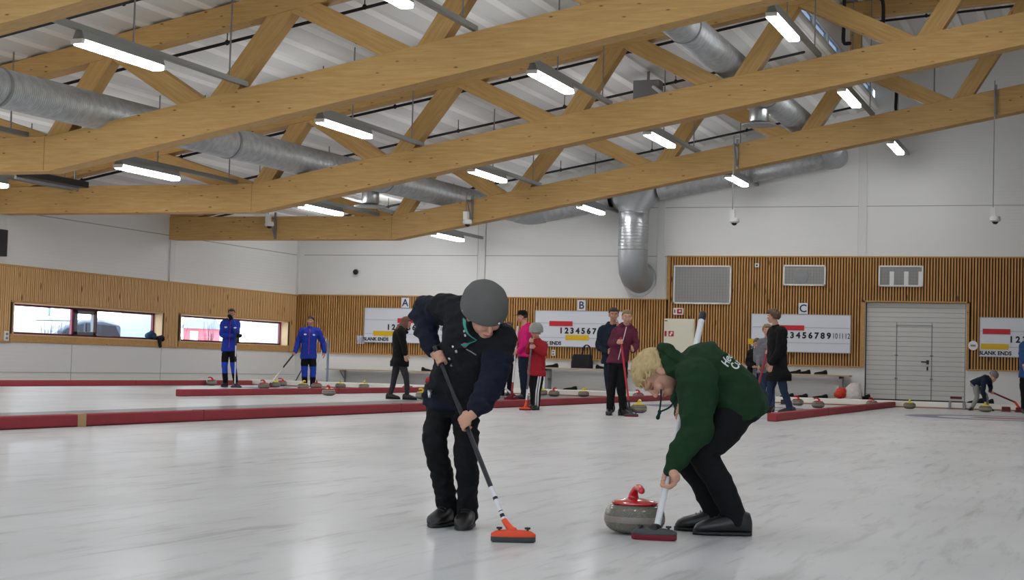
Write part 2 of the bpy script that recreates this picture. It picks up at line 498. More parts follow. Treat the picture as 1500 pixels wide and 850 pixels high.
slats('trim_4', M['slat'], [(XL+.06, -14.2, 1.08, 3.15, []), (-14.16, 16.9, 1.08, 4.62, [(DX0-.1, DX1+.1, -1, DZ+.03)])], 'x')
bk = MB()
bk.box(XL, XL+.012, YR, YB, 2.2, 3.12)
for a, b in ((YR, WIN[0][0]), (WIN[0][1], WIN[1][0]), (WIN[1][1], YB)): bk.box(XL, XL+.012, a, b, 1.1, 2.2)
bk.box(XL, -14.2, YB-.012, YB, 1.08, 3.15).box(-14.2, XR, YB-.012, YB, DZ+.03, 4.62).box(-14.2, DX0-.08, YB-.012, YB, 1.08, DZ+.03).box(DX1+.08, XR, YB-.012, YB, 1.08, DZ+.03)
struct(bk.build('trim_5', M['backing']))
# boards that edge the slats
eb = MB()
eb.box(XL, XL+.07, YR, YB-.06, 3.12, 3.17)
eb.box(XL, XL+.07, YR, WIN[0][0]-.1, 1.05, 1.10)
for (a, b) in WIN: eb.box(XL, XL+.05, a-.1, b+.1, 1.07, ZS).box(XL, XL+.05, a-.1, b+.1, ZH, ZH+.05)
eb.box(XL, XL+.05, WIN[0][1]+.1, WIN[1][0]-.1, 1.06, 1.1).box(XL, XL+.05, WIN[1][1]+.1, YB-.06, 1.06, 1.1)
eb.box(XL+.06, -14.16, YB-.075, YB, 3.15, 3.19).box(-14.22, -14.16, YB-.075, YB, 3.15, 4.66).box(-14.22, XR, YB-.075, YB, 4.62, 4.66)
eb.box(XL+.06, DX0-.08, YB-.075, YB, 1.04, 1.08).box(DX1+.08, XR, YB-.075, YB, 1.04, 1.08)
eb.box(DX0-.12, DX0-.02, YB-.08, YB+.1, 1.04, DZ+.05).box(DX1+.02, DX1+.1, YB-.08, YB+.1, 1.04, DZ+.05).box(DX0-.12, DX1+.1, YB-.08, YB+.1, DZ, DZ+.05)
struct(eb.build('trim_6', M['board']))

# ribbon windows: wood reveal, wine-red frame, grey opening sash, panes
def ribbon(n, a, b, bars, sash):
    w = thing(f'window_{n}', None, None, (XL, 0, 0)); w['kind'] = 'structure'
    rv = MB(); rv.box(-T, .05, b-.03, b+.0, ZS, ZH).box(-T, .05, a, a+.03, ZS, ZH).box(-T, .06, a, b, ZS-.03, ZS).box(-T, .05, a, b, ZH-.02, ZH)
    rv.build('window_reveal', M['reveal'], w)
    fr = MB(); xo = (-T+.02, -T+.10)
    fr.box(*xo, a, b, ZS, ZS+.06).box(*xo, a, b, ZH-.08, ZH-.02).box(*xo, a, a+.07, ZS, ZH).box(*xo, b-.10, b-.03, ZS, ZH)
    for y in bars: fr.box(*xo, y-.05, y+.05, ZS, ZH)
    fr.build('window_frame', M['frame_red'], w, bevel=.006)
    y0, y1 = sash
    sh = MB(); xs = (-T+.03, -T+.13)
    sh.box(*xs, y0, y1, ZS+.05, ZS+.15).box(*xs, y0, y1, ZH-.19, ZH-.08).box(*xs, y0, y0+.12, ZS+.05, ZH-.08).box(*xs, y1-.12, y1, ZS+.05, ZH-.08)
    sh.build('sash', M['frame_grey'], w, bevel=.006)
    MB().box(-T+.05, -T+.056, a+.05, b-.05, ZS+.04, ZH-.05).build('pane', M['glass'], w)
ribbon(1, *WIN[0], (40.55, 41.72), (40.62, 41.66))
ribbon(2, *WIN[1], (49.35, 50.25), (49.4, 50.2))

# the sectional door with a wicket door in it
d = thing('door_1', None, None, (0, YB+.06, 0)); d['kind'] = 'structure'
pn = MB(); nrow = 20
for i in range(nrow):
    z0 = .05+i*(DZ-.05)/nrow; z1 = .05+(i+1)*(DZ-.05)/nrow-.012
    for x0, x1 in ((DX0+.03, -6.58), (-6.56, -5.47), (-5.45, DX1-.03)):
        if z0 > 2.44: continue
        pn.box(x0, x1, 0, .05, z0, z1)
    if z0 > 2.44: pn.box(DX0+.03, DX1-.03, 0, .05, z0, z1)
pn.build('door_panel', M['door'], d)
MB().box(DX0, DX1, .03, .06, 0, DZ).build('door_back', M['dooredge'], d)
e2 = MB().box(DX0-.02, DX0+.03, -.03, .02, 0, DZ).box(DX0, DX1, -.02, .02, 0, .05); e2.build('seal', M['black'], d)
hd = MB().box(-5.62, -5.54, -.03, .0, 1.2, 1.33).box(-5.78, -5.56, -.06, -.035, 1.25, 1.29).box(-5.61, -5.56, -.03, .0, 1.0, 1.12); hd.build('door_handle', M['black'], d)
hg = MB()
for z in (.72, 1.47):
    for x in (-6.57, -5.46): hg.box(x-.05, x+.05, -.012, 0, z-.02, z+.02)
hg.build('hinge', M['dooredge'], d)
MB().box(-4.86, -4.5, -.012, 0, .12, .19).build('plate', M['redrubber'], d)
jb = MB(); jb.box(-6.6, -5.44, -.015, 0, 2.43, 2.45).box(-6.585, -6.555, -.012, .01, .05, 2.45).box(-5.475, -5.445, -.012, .01, .05, 2.45); jb.build('door_edge', M['dooredge'], d)

# roof deck: white trapezoid sheet running along the hall, with a roof lantern
def deck(x0, x1):
    lo = MB(); n = max(1, int(round((x1-x0)/.73))); st = (x1-x0)/n
    prof = []
    for i in range(n):
        a = x0+i*st
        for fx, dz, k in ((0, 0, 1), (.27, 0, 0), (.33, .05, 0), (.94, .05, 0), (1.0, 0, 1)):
            if fx == 1.0 and i < n-1: continue
            prof.append((a+fx*st, ceil_z(min(a+fx*st, x1-1e-5) if x1 == LX else a+fx*st)+dz, dz))
    V = [(p[0], y, p[1]) for y in (YR, YB) for p in prof]; m = len(prof)
    for i in range(m-1):
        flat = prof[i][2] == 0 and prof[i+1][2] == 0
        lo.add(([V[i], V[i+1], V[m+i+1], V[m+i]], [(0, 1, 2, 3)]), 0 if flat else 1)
    return lo
dk = MB()
for x0, x1 in ((XL-.3, LX), (LX+.001, XR+.2)):
    q = deck(x0, x1)
    n = len(dk.v); dk.v += q.v; dk.f += [tuple(i+n for i in f) for f in q.f]; dk.m += q.m
top = MB()
for x0, x1 in ((XL-.4, LX), (LX+.001, XR+.3)):
    top.add(prism([(x0, ceil_z(x0)+.16), (x1, ceil_z(x1)+.16), (x1, ceil_z(x1)+.4), (x0, ceil_z(x0)+.4)], 'y', YR-.3, YB+.3))
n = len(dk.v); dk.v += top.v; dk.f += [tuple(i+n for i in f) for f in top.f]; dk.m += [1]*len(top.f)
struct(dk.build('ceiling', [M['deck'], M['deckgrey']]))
LZ = ceil_z(LX)
lan = MB().box(LX-.12, LX+.02, YR, YB, LZ-.06, LZ+.17).box(LX-.12, LX+.02, YR, YB, LZ+.68, 11.4).box(LX+.02, LX+.14, YR, YB, LZ+.02, LZ+.14)
struct(lan.build('wall_roof_step', M['deck']))
w = thing('window_3', None, None, (LX-.05, 0, 0)); w['kind'] = 'structure'
fr = MB(); y = YR
while y < YB: fr.box(-.06, .07, y-.07, y+.07, LZ+.17, LZ+.68); y += 2.15
fr.box(-.05, .06, YR, YB, LZ+.17, LZ+.22).box(-.05, .06, YR, YB, LZ+.63, LZ+.68)
fr.build('window_frame', M['pilaster'], w)
MB().box(-.01, .01, YR, YB, LZ+.17, LZ+.68).build('pane', M['skyglass'], w)

# ------------------------------------------------------------------ timber trusses
ZB0, CH, TH = 4.5, .72, .24
def zb(x):
    if x <= -20.4: return ZB0
    return ZB0+.189*(min(x, 3.)+20.4)
def zt(x): return 6.80+.19*(x+19) if x <= -6.3 else 10.6+.07*(x+7)
BN = [-20.6, -16.85, -12.45, -8.4, -4.2, 0., 4.2]; TN = [-23.7, -19.0, -14.95, -10.8, -6.7, -2.0, 2.2, 6.4]
def beam(name, m, parent, p, q, w, t):
    """straight timber between two points of the truss plane, its grain along its own length"""
    p = Vector((p[0], 0, p[1])); q = Vector((q[0], 0, q[1])); L = (q-p).length; a = math.atan2(q.z-p.z, q.x-p.x)
    o = MB().box(0, L, -t/2, t/2, -w/2, w/2).build(name, m, parent, bevel=.012)
    o.location = p; o.rotation_euler = (0, -a, 0)
    return o
def truss(y, label):
    t = thing('roof_truss', label, 'truss', (0, y, 0), 0, None)
    xs = [XL, -20.4, 3., XR]
    poly = [(x, zb(x)) for x in xs]+[(x, zb(x)+CH) for x in xs[::-1]]
    bc = MB().add(prism(poly, 'y', -TH, TH)).build('bottom_chord', M['glulam'], t, bevel=.012)
    for xs in ((XL, -6.35), (-7.2, XR)):
        off = 0 if xs[0] == XL else 1
        z0, z1 = (6.80+.19*(xs[0]+19), 6.80+.19*(xs[1]+19)) if not off else (10.6+.07*(xs[0]+7), 10.6+.07*(xs[1]+7))
        if not off: xe, ze = LX, 6.80+.19*(LX+19); poly = [(xs[0], z0), (xs[1], z1), (xs[1], z1+.12), (LX-.14, ze+.42), (xs[0], z0+.44)]
        else: poly = [(xs[0], z0), (xs[1], z1), (xs[1], z1+.44), (xs[0], z0+.44)]
        MB().add(prism(poly, 'y', -.2, .2)).build('top_chord', M['glulam'], t, bevel=.012)
    beam('post', M['glulam'], t, (-6.75, 9.1), (-6.75, 10.7), .3, .30)
    for i, b in enumerate(BN):
        g = .30 if i in (1, 2) else (.36 if i == 3 else .26)
        for tx, s in ((TN[i], -1), (TN[i+1], 1)):
            p0, p1 = np.array((b+s*g, zb(b)+CH-.06)), np.array((tx-s*.2, (zt(tx) if tx != -6.7 else 9.14)+.05)); u_ = (p1-p0)/np.linalg.norm(p1-p0)
            beam('diagonal', M['glulam'], t, p0-u_*.27, p1+u_*.17, .40, .34)
    pl = MB().box(-20.515, -20.505, -TH-.003, TH+.003, zb(-20.4)+.02, zb(-20.4)+CH-.02); pl.build('splice_joint', M['joint'], t)
    return t
truss(45.4, 'timber roof truss farthest back, nearest the pale end wall')
truss(36.8, 'middle timber roof truss, second out from the pale end wall')
truss(28.2, 'long timber roof truss in front, third out from the pale end wall')
truss(19.6, 'timber roof truss of which only a corner shows at the upper left')

# ------------------------------------------------------------------ ducts
def ribbed(L, r, step=.06, seg=30):
    prof = [(r*.9, 0)]; z = 0
    while z < L:
        prof += [(r, z), (r, min(L, z+step*.72)), (r+.008, min(L, z+step*.80)), (r+.008, min(L, z+step*.92))]; z += step
    prof += [(r, L), (r*.9, L)]
    return lathe(prof, seg)
def along(p, q):
    p, q = Vector(p), Vector(q); return Matrix.Translation(p) @ (q-p).to_track_quat('Z', 'X').to_matrix().to_4x4(), (q-p).length
def pipe(name, p, q, r, parent, m, step=.06):
    Mx, L = along(p, q); return MB().add(xf(ribbed(L, r, step), Mx)).build(name, m, parent, smooth=True)

D1 = (-19.3, 5.19); D2 = (-8.52, 8.02)
t = thing('ventilation_duct', 'round spiral duct running the length of the hall, lower left one', 'duct', (D1[0], YR+1, D1[1]))
SL = .0152   # it climbs a little towards the end wall
pipe('duct_run', (0, 0, 0), (0, 52.6-YR-1, SL*(52.6-YR-1)), .36, t, M['spiral'])
for y in (24.8, 33.2, 41.8):
    MB().add(lathe([(.37, -.04), (.382, -.04), (.382, .04), (.37, .04)], 36, M=Matrix.Translation((0, y-YR-1, SL*(y-YR-1))) @ Matrix.Rotation(PI/2, 4, 'X'))).build('clamp_band', M['steel'], t, smooth=True)
t2 = thing('ventilation_duct', 'round spiral duct running the length of the hall, upper right one', 'duct', (D2[0], YR+1, D2[1]))
pipe('duct_run', (0, 0, 0), (0, 52.55-YR-1, 0), .36, t2, M['spiral'])
for y in (24.8, 33.2, 41.8):
    MB().add(lathe([(.37, -.04), (.382, -.04), (.382, .04), (.37, .04)], 36, M=Matrix.Translation((0, y-YR-1, 0)) @ Matrix.Rotation(PI/2, 4, 'X'))).build('clamp_band', M['steel'], t2, smooth=True)
# cross duct under the end wall
t3 = thing('ventilation_duct', 'sloping spiral duct crossing the end wall with a fat drop pipe', 'duct', (-15.2, 53.1, 6.65))
def cz(x): return .176*(x+15.2)
pipe('duct_run', (-3.3, 0, cz(-18.5)), (-.85, 0, cz(-16.05)), .34, t3, M['spiral'])
pipe('duct_run', (.85, 0, cz(-14.35)), (6.55, 0, cz(-8.65)), .34, t3, M['spiral'])
def elbow(pts, r, seg=36, n=5):
    return tube(pts, [r]*len(pts), seg, n, False)
MB().add(elbow([(-3.2, 0, cz(-18.4)), (-3.7, -.05, cz(-18.8)), (-4.0, -.25, -.6), (-4.1, -.6, -.56)], .37)).build('elbow', M['galvdull'], t3, smooth=True)
MB().add(elbow([(6.4, 0, cz(-8.8)), (6.65, -.03, cz(-8.55)), (6.7, -.25, 1.25), (6.68, -.6, 1.36)], .38)).add(ellip((6.72, 0, cz(-8.48)), (.40, .40, .40), 24, 14)).build('elbow', M['galvdull'], t3, smooth=True)
saddle = loft([((0, 0, .42), (.95, 0, .16), (0, .36, 0)), ((0, 0, .1), (.92, 0, .16), (0, .40, 0)), ((0, 0, -.25), (.78, 0, .05), (0, .46, 0)), ((0, 0, -.52), (.52, 0, 0), (0, .50, 0)), ((0, 0, -.6), (.51, 0, 0), (0, .50, 0))], 36, 2.1)
MB().add(saddle).build('branch_saddle', M['galvdull'], t3, smooth=True)
Mx = Matrix.Translation((0, 0, -.58)) @ Matrix.Rotation(PI, 4, 'X')
MB().add(xf(lathe([(.50, 0), (.515, .02), (.515, .06), (.50, .08), (.50, .28)] + [q for k in range(9) for q in ((.50, .3+k*.11), (.50, .38+k*.11), (.513, .39+k*.11), (.513, .40+k*.11))] + [(.50, 1.3), (.495, 1.32)], 40), Mx)).build('drop_pipe', M['galv'], t3, smooth=True)
segs = [((0, 0, -1.86), 0), ((0, .0, -2.25), 12), ((.0, .12, -2.56), 40), ((.0, .36, -2.72), 65), ((.0, .85, -2.78), 90)]
el = []
for (c, a) in segs:
    a = math.radians(a); el.append((c, (.50, 0, 0), (0, .50*math.cos(a), .50*math.sin(a))))
MB().add(loft(el, 36, 2.0)).build('wall_elbow', M['galvdull'], t3, smooth=True)
MB().add(lathe([(.48, 0), (.60, 0), (.60, .03), (.48, .03)], 40, M=Matrix.Translation((0, .87, -2.78)) @ Matrix.Rotation(PI/2, 4, 'X'))).build('wall_flange', M['galv'], t3, smooth=True)
# outlets hanging under the two long ducts
def outlet(loc, label, rr):
    o = thing('air_outlet', label, 'air outlet', loc)
    MB().add(lathe([(.24, .0), (.25, -.1), (.25, -.42), (.23, -.45), (0, -.45)], 28)).build('collar', M['galv'], o, smooth=True)
    MB().add(lathe([(0, -.46), (.44, -.50), (.46, -.52), (.44, -.54), (0, -.56)], 32)).build('disc', M['galvdull'], o, smooth=True)
outlet((-19.85, 42.2, 5.72), 'round air outlet with a flat disc under the lower left duct', .4)
outlet((-8.75, 42.2, 7.78), 'round air outlet with a flat disc under the upper right duct', .4)

# ------------------------------------------------------------------ lamps
def lamp_proto():
    t = thing('ceiling_lamp', 'x', 'lamp', (0, 0, 0))
    h = MB(); L = 2.45
    h.add(prism([(-.06, 0), (.06, 0), (.11, -.13), (.11, -.15), (-.11, -.15), (-.11, -.13)], 'y', 0, L)); h.build('lamp_housing', M['housing'], t, bevel=.006)
    MB().box(-.115, .115, .03, L-.03, -.245, -.15).build('diffuser', M['lamp'], t, bevel=.02)
    for e0 in (-.05, L-.03): MB().box(-.11, .11, e0, e0+.08, -.225, -.15).build('end_cap', M['white'], t)
    MB().box(-.05, .05, -.9, 5.55, .0, .10).build('rail', M['housing'], t)
    return t
ROWS = [(-21.0, 5.22, 'first row in from left'), (-16.0, 6.12, 'second row'), (-11.2, 7.0, 'third row'), (-6.3, 7.95, 'upper right row')]
BAYS = [(22.6, 'between the two nearest trusses'), (31.35, 'between the front and middle trusses'), (40.2, 'between the middle and farthest trusses'), (49.6, 'in front of the end wall')]
proto = lamp_proto(); proto_parts = list(proto.children); first = True
def put_lamp(x, y, z, label, group=None):
    global first
    o = proto
    if not first:
        o = proto.copy(); COL.objects.link(o)
        for ch in proto_parts:
            c = ch.copy(); COL.objects.link(c); c.parent = o
    first = False
    o.location = (x, y, z); o['label'] = label
    if group: o['group'] = group
    for k, yy in enumerate((1.6, 4.9)):
        MB().box(-.012, .012, yy-.012, yy+.012, .1, ceil_z(x)-z+.02).build('hanger_rod', M['steel'], o)
for x, z, rn in ROWS:
    for y, bn in BAYS: put_lamp(x, y, z, f'tube lamp on rail, {rn}, {bn}', 'fluorescent lamps under the roof')
put_lamp(-25.9, 31.35, 5.1, 'tube lamp on rail at the left picture edge, close to the left wall', 'fluorescent lamps under the roof')
put_lamp(-25.9, 22.6, 5.1, 'tube lamp on rail in the near part of the hall', 'lamps in the near part of the hall')
put_lamp(-24.0, 49.6, 6.05, 'tube lamp on rail high in the far left corner', 'fluorescent lamps under the roof')
for x in (-1.4, 3.5):
    for y, bn in BAYS[:2]: put_lamp(x, y, min(ceil_z(x)-1.6, 8.8), 'tube lamp on rail in the right part of the hall', 'lamps in the right part of the hall')
for x in (-25.9, -21, -16, -11.2, -6.3, -1.4, 3.5):
    for y in (4., 13.5): put_lamp(x, y, min(max(ceil_z(x)-1.7, 5.1), 8.8), 'tube lamp on rail in the near part of the hall', 'lamps in the near part of the hall')

# black cables under the deck, in every bay
for k, y in enumerate((25.65, 29.42, 33.8, 37.85, 42.15, 46.6, 51.2)):
    c = thing('ceiling_cable', ['black cable strung across the roof just before the front truss', 'black cable strung across the roof just behind the front truss',
        'black cable strung across the roof before the middle truss', 'black cable strung across the roof just behind the middle truss', 'black cable strung across the roof well before the farthest truss',
        'black cable strung across the roof just behind the farthest truss', 'black cable strung across the roof nearest the end wall'][k], 'cable', (0, y, 0))
    for xs in ([-27.8, -20, -14, -7.6], [-7.1, -2, 4, 9]):
        MB().add(tube([(x, 0, ceil_z(x)-.30-.02*math.sin(x*1.7)) for x in xs], .035, 8, 4)).build('cable_run', M['cable'], c, smooth='all')
    for x in list(np.arange(-26.5, -8, 3.1))+[-5, -1.9, 1.2]:
        MB().box(x-.008, x+.008, -.008, .008, ceil_z(x)-.34, ceil_z(x)+.01).add(ellip((x, 0, ceil_z(x)-.3), (.05, .05, .06), 8, 6)).build('hanger', M['cable'], c)
o = thing('radiant_heater', 'dark ribbed channel hanging below the middle truss at the far left', 'heater', (-24.3, 32.3, 4.95))
MB().box(-.16, .16, 0, 2.5, .0, .16).build('heater_case', M['black'], o, bevel=.02)
for k in range(2): MB().box(-.012, .012, .3+k*1.8, .33+k*1.8, .16, ceil_z(-24.3)-4.93).build('hanger_rod', M['steel'], o)
MB().box(-.2, -.14, 0, 2.5, -.05, .03).build('reflector', M['galvdull'], o)
# boxes and pipes near the lantern
g = thing('heater_fan', 'small grey box fan beneath the roof left of the upper duct', 'fan', (-11.6, 41.6, ceil_z(-11.6)-.75))
MB().box(-.36, .36, -.2, .2, 0, .5).build('fan_case', M['steel'], g, bevel=.02)
MB().add(tube([(.2, -.2, .3), (.45, -.28, .12), (.6, -.3, .05)], .05, 8, 3)).build('bracket', M['white'], g, smooth='all')
MB().box(-.03, .03, -.03, .03, .5, .77).build('hanger', M['steel'], g)
g = thing('junction_box', 'grey box beneath the roof at the far upper right', 'box', (-5.2, 51, 8.9)); MB().box(-.22, .22, -.1, .1, 0, .42).build('box_case', M['steel'], g, bevel=.02); MB().box(-.02, .02, -.02, .02, .42, ceil_z(-4.9)-8.9).build('hanger', M['steel'], g)
for (x, y, z0, z1, lb) in ((-6.0, 38.4, 8.55, 9.9, 'black drain pipe hanging from the roof lantern behind the middle truss'), (-5.15, 38.8, 8.6, 9.7, 'short black drain pipe with a bend in the roof lantern'), (-5.9, 47.5, 8.35, 10.1, 'black drain pipe beneath the roof lantern by the end wall')):
    MBp = MB().add(tube([(x+.14, y, z0), (x, y, z0+.04), (x, y, z0+.5), (x-.02, y, z1-.1), (x-.2, y, z1)], .045, 10, 4)); o = MBp.build('drain_pipe', M['cable'], smooth='all'); tag(o, lb, 'pipe')

# ------------------------------------------------------------------ dome cameras on the farthest truss
def cctv(x, zlow, label):
    y = 45.16-.5; zt_ = zb(x)+CH
    o = thing('security_camera', label, 'camera', (x, y, zlow))
    MB().box(-.012, .012, -.012, .012, .3, zt_-zlow+.15).build('rod', M['steel'], o)
    br = MB(); hz = zt_-zlow-.1
    br.box(-.02, .02, 0, .5, hz, hz+.05).box(-.03, .03, .44, .5, hz-.62, hz+.22).add(tube([(0, .06, hz), (0, .46, hz-.55)], .022, 6, 1))
    br.build('bracket', M['steel'], o)
    MB().box(-.07, .07, -.06, .08, .12, .36).add(lathe([(0, .15), (.12, .14), (.14, .08), (.14, .03), (.10, .0), (0, 0)], 20, M=Matrix.Translation((.06, -.02, -.02)))).build('camera_body', M['white'], o, smooth=True)
    MB().add(ellip((.06, -.02, .0), (.085, .085, .09), 14, 8)).build('dome', M['black'], o, smooth='all')
for x, z, lb in ((-24.45, 4.88, 'white dome camera on a short rod at the left end of the farthest truss'), (-17.9, 4.92, 'white dome camera on a rod left of the drop pipe'),
                 (-9.95, 4.93, 'white dome camera on a long rod above the lettered board C'), (-3.0, 4.94, 'white dome camera on the longest rod, right of the big door')):
    cctv(x, z, lb)
o = thing('wall_camera', 'small black ball camera on the pale end wall by the corner', 'camera', (-25.8, YB-.1, 4.02)); MB().add(lathe([(0, 0), (.13, 0), (.13, .04), (0, .05)], 20, M=Matrix.Rotation(PI/2, 4, 'X') @ Matrix.Translation((0, 0, -.1)))).build('mount', M['white'], o, smooth=True); MB().add(ellip((-.03, -.05, 0), (.1, .1, .1), 16, 10)).build('lens', M['black'], o, smooth='all')
# ------------------------------------------------------------------ scoreboards and letter plates
WALLM = Matrix.Rotation(PI/2, 4, 'X')            # text laid in x,y stands up facing -y
def at(x, y, z): return Matrix.Translation((x, y, z)) @ WALLM
BW, BH, ZT = 3.24, 1.22, 2.72
def scoreboard(x0, letter, lx, label, red, yel):
    y = YB-.10
    o = thing('scoreboard', label, 'scoreboard', (x0, y, ZT-BH), 0, None)
    p = MB(); p.box(0, BW, -.02, .03, 0, BH); p.build('panel', M['board_white'], o, bevel=.006)
    r = MB(); r.box(-.015, BW+.015, -.028, .03, -.015, .01).box(-.015, BW+.015, -.028, .03, BH-.01, BH+.015).box(-.015, .01, -.028, .03, 0, BH).box(BW-.01, BW+.015, -.028, .03, 0, BH); r.build('frame', M['board_grey'], o)
    ln_ = MB()
    for z in (.30, .80): ln_.box(.02, BW-.02, -.03, -.02, z-.012, z+.012)
    ln_.build('rail', M['board_grey'], o)
    for k in range(12):
        text(str(k+1), 'number', M['ink'], .27 if k < 9 else .25, at(.95+k*.2, -.024, .535) @ Matrix.Scale(1 if k < 9 else .72, 4, (1, 0, 0)), o, .012 if k < 9 else .002)
    if red is not None: MB().box(red, red+.84, -.034, -.022, .70, .87).build('red_bar', M['red'], o)
    if yel is not None: MB().box(yel, yel+.84, -.034, -.022, .22, .40).build('yellow_bar', M['yellow'], o)
    text('BLANK ENDS', 'lettering', M['ink'], .17, at(.46, -.024, .1), o, .006)
    s = thing('letter_plate', f'white plate with the letter {letter} above its scoreboard', 'sign', (lx, YB-.09, 2.73))
    MB().box(-.15, .15, -.015, .015, .02, .38).build('plate', M['board_white'], s, bevel=.004)
    text(letter, 'letter', mat('navy_ink_'+letter, '222A55', .6), .36, at(0, -.017, .19), s, .004)
scoreboard(-25.42, 'A', -23.85, 'white scoreboard under the letter A, left of the lettered boards', 1.3, .36)
scoreboard(-18.88, 'B', -17.22, 'white scoreboard under the letter B in the middle of the end wall', .52, 1.12)
scoreboard(-11.27, 'C', -9.58, 'white scoreboard under the letter C left of the big door', .9, -.12)
o_tab = scoreboard(-3.96, 'D', -2.3, 'white scoreboard right of the big door, cut by the picture edge', .08, .03)
o = thing('plastic_sleeve', 'clear plastic sleeve hanging at the lower left of scoreboard A', 'sleeve', (-25.75, YB-.1, 1.42)); MB().box(0, .34, -.01, .0, 0, .30).build('sleeve', M['clearbag'], o)

# ------------------------------------------------------------------ things on the end wall
o = thing('hose_cabinet', 'cream fire-hose cabinet with red pictograms on the end wall', 'cabinet', (-14.25, YB-.06, 1.3))
MB().box(0, 1.05, -.14, 0, 0, 1.22).build('cabinet_body', M['cabinet'], o, bevel=.01)
MB().box(.03, 1.02, -.155, -.142, .03, 1.19).build('door', M['cabinet'], o, bevel=.006)
pg = MB().box(.17, .35, -.162, -.156, .62, .80).box(.03, .10, -.162, -.156, .62, .80); pg.build('pictogram', M['sign_red'], o)
pw = MB().box(.24, .31, -.166, -.162, .71, .77).add(lathe([(0, 0), (.035, 0), (0, .003)], 14, M=Matrix.Translation((.235, -.163, .68)) @ Matrix.Rotation(PI/2, 4, 'X'))); pw.build('pictogram_symbol', M['white'], o)
MB().box(.03, .12, -.16, -.156, 1.13, 1.16).build('lettering', M['ink'], o)
o = thing('fire_sign', 'small red and white fire sign box above the cream cabinet', 'sign', (-13.95, YB-.06, 2.66))
MB().box(0, .34, -.12, 0, 0, .22).build('sign_body', M['white'], o, bevel=.008)
MB().box(.14, .31, -.126, -.121, .03, .19).box(.04, .08, -.126, -.121, .05, .17).build('pictogram', M['sign_red'], o)
MB().box(.2, .27, -.129, -.126, .09, .15).build('pictogram_symbol', M['white'], o)
def grille(x0, x1, z0, z1, label, kind):
    o = thing('wall_grille', label, 'grille', (x0, YB-.06, z0)); w, h = x1-x0, z1-z0
    f = MB().box(0, w, -.06, 0, 0, .05).box(0, w, -.06, 0, h-.05, h).box(0, .05, -.06, 0, 0, h).box(w-.05, w, -.06, 0, 0, h); f.build('frame', M['white'], o, bevel=.006)
    MB().box(.05, w-.05, -.035, -.01, .05, h-.05).build('screen', M['mesh'], o)
    wires = MB()
    for i in range(1, int(w/.1)): wires.box(i*.1-.004, i*.1+.004, -.042, -.036, .05, h-.05)
    for i in range(1, int(h/.1)): wires.box(.05, w-.05, -.042, -.036, i*.1-.004, i*.1+.004)
    wires.build('wire_mesh', mat('wire_grey', '88898A', .5), o)
    if kind == 1: MB().add(lathe([(0, 0), (.25, 0), (.25, .012), (0, .012)], 28, M=Matrix.Translation((w*.42, -.04, h*.45)) @ Matrix.Rotation(PI/2, 4, 'X'))).build('fan_disc', M['steel'], o)
    if kind == 2:
        for px in (.30, .62, .94): MB().box(w*px-.07, w*px+.07, -.05, -.04, .05, h*.72).build('pale_strip', M['white'], o)
grille(-13.98, -12.0, 3.03, 4.33, 'largest grey mesh grille in a white frame high on the end wall', 0)
grille(-10.26, -8.86, 3.68, 4.36, 'smaller mesh grille with a round disc behind it', 1)
grille(-7.16, -5.74, 3.68, 4.36, 'smaller mesh grille with pale upright strips, above the big door', 2)
o = thing('light_sensor', 'tiny white sensor box high on the slatted end wall', 'sensor', (-11.14, YB-.06, 4.28)); MB().box(-.07, .07, -.07, 0, 0, .13).build('sensor_case', M['white'], o, bevel=.01); MB().box(-.03, .03, -.075, -.07, .04, .09).build('lens', M['ink'], o)
o = thing('round_sign', 'small round white notice beside the big door', 'sign', (-4.17, YB-.07, 1.83)); MB().add(lathe([(0, 0), (.15, 0), (.15, .02), (0, .022)], 28, M=Matrix.Rotation(PI/2, 4, 'X'))).build('disc', M['white'], o); MB().box(-.08, .08, -.026, -.02, -.03, .03).build('lettering', M['steel'], o); MB().box(-.02, .02, -.02, .0, .14, .2).build('green_tab', mat('green_tab', '3FA34D', .6), o)
for x, z, lb in ((-18.2, 1.27, 'white double socket on the slats below scoreboard B'),):
    o = thing('wall_socket', lb, 'socket', (x, YB-.06, z)); MB().box(-.065, .065, -.05, 0, -.10, .10).build('socket_plate', M['white'], o, bevel=.008); MB().box(-.04, .04, -.055, -.05, -.075, -.015).box(-.04, .04, -.055, -.05, .015, .075).build('socket_face', M['steel'], o)
o = thing('wall_socket', 'white double socket on the left wall before the first window', 'socket', (XL+.055, 37.08, 1.22)); MB().box(0, .05, -.09, .09, -.13, .13).build('socket_plate', M['white'], o, bevel=.008); MB().box(.05, .055, -.05, .05, -.09, -.02).box(.05, .055, -.05, .05, .02, .09).build('socket_face', M['steel'], o)
o = thing('wall_speaker', 'dark box on the left wall at the picture edge', 'speaker', (XL+.0, 36.35, 3.35)); MB().box(0, .3, -.35, .35, 0, .72).build('speaker_case', M['black'], o, bevel=.02); MB().box(.3, .31, -.3, .3, .06, .66).build('speaker_cloth', M['cable'], o)
# gloves on the window ledge
o = thing('work_gloves', 'crumpled dark blue gloves on the ledge of the first window', 'gloves', (XL, 44.55, ZS))
def lump(c, r, s): return [ellip((c[0]+random.uniform(-s, s)*.6, c[1]+random.uniform(-s, s), c[2]+random.uniform(0, s*.7)), [r*random.uniform(.5, 1.1) for _ in range(3)], 10, 7) for _ in range(9)]
finish('glove', remesh(lump((-.05, -.12, .09), .11, .14), .016, 3), cloth('navy_glove', '28405C'), o, None, .012, 14)
finish('glove', remesh(lump((.06, .16, .0), .10, .12)+[tube([(.06, .16, .02), (.09, .2, -.2)], [.07, .05], 10, 3)], .016, 3), cloth('black_glove', '2A2428'), o, None, .012, 14)

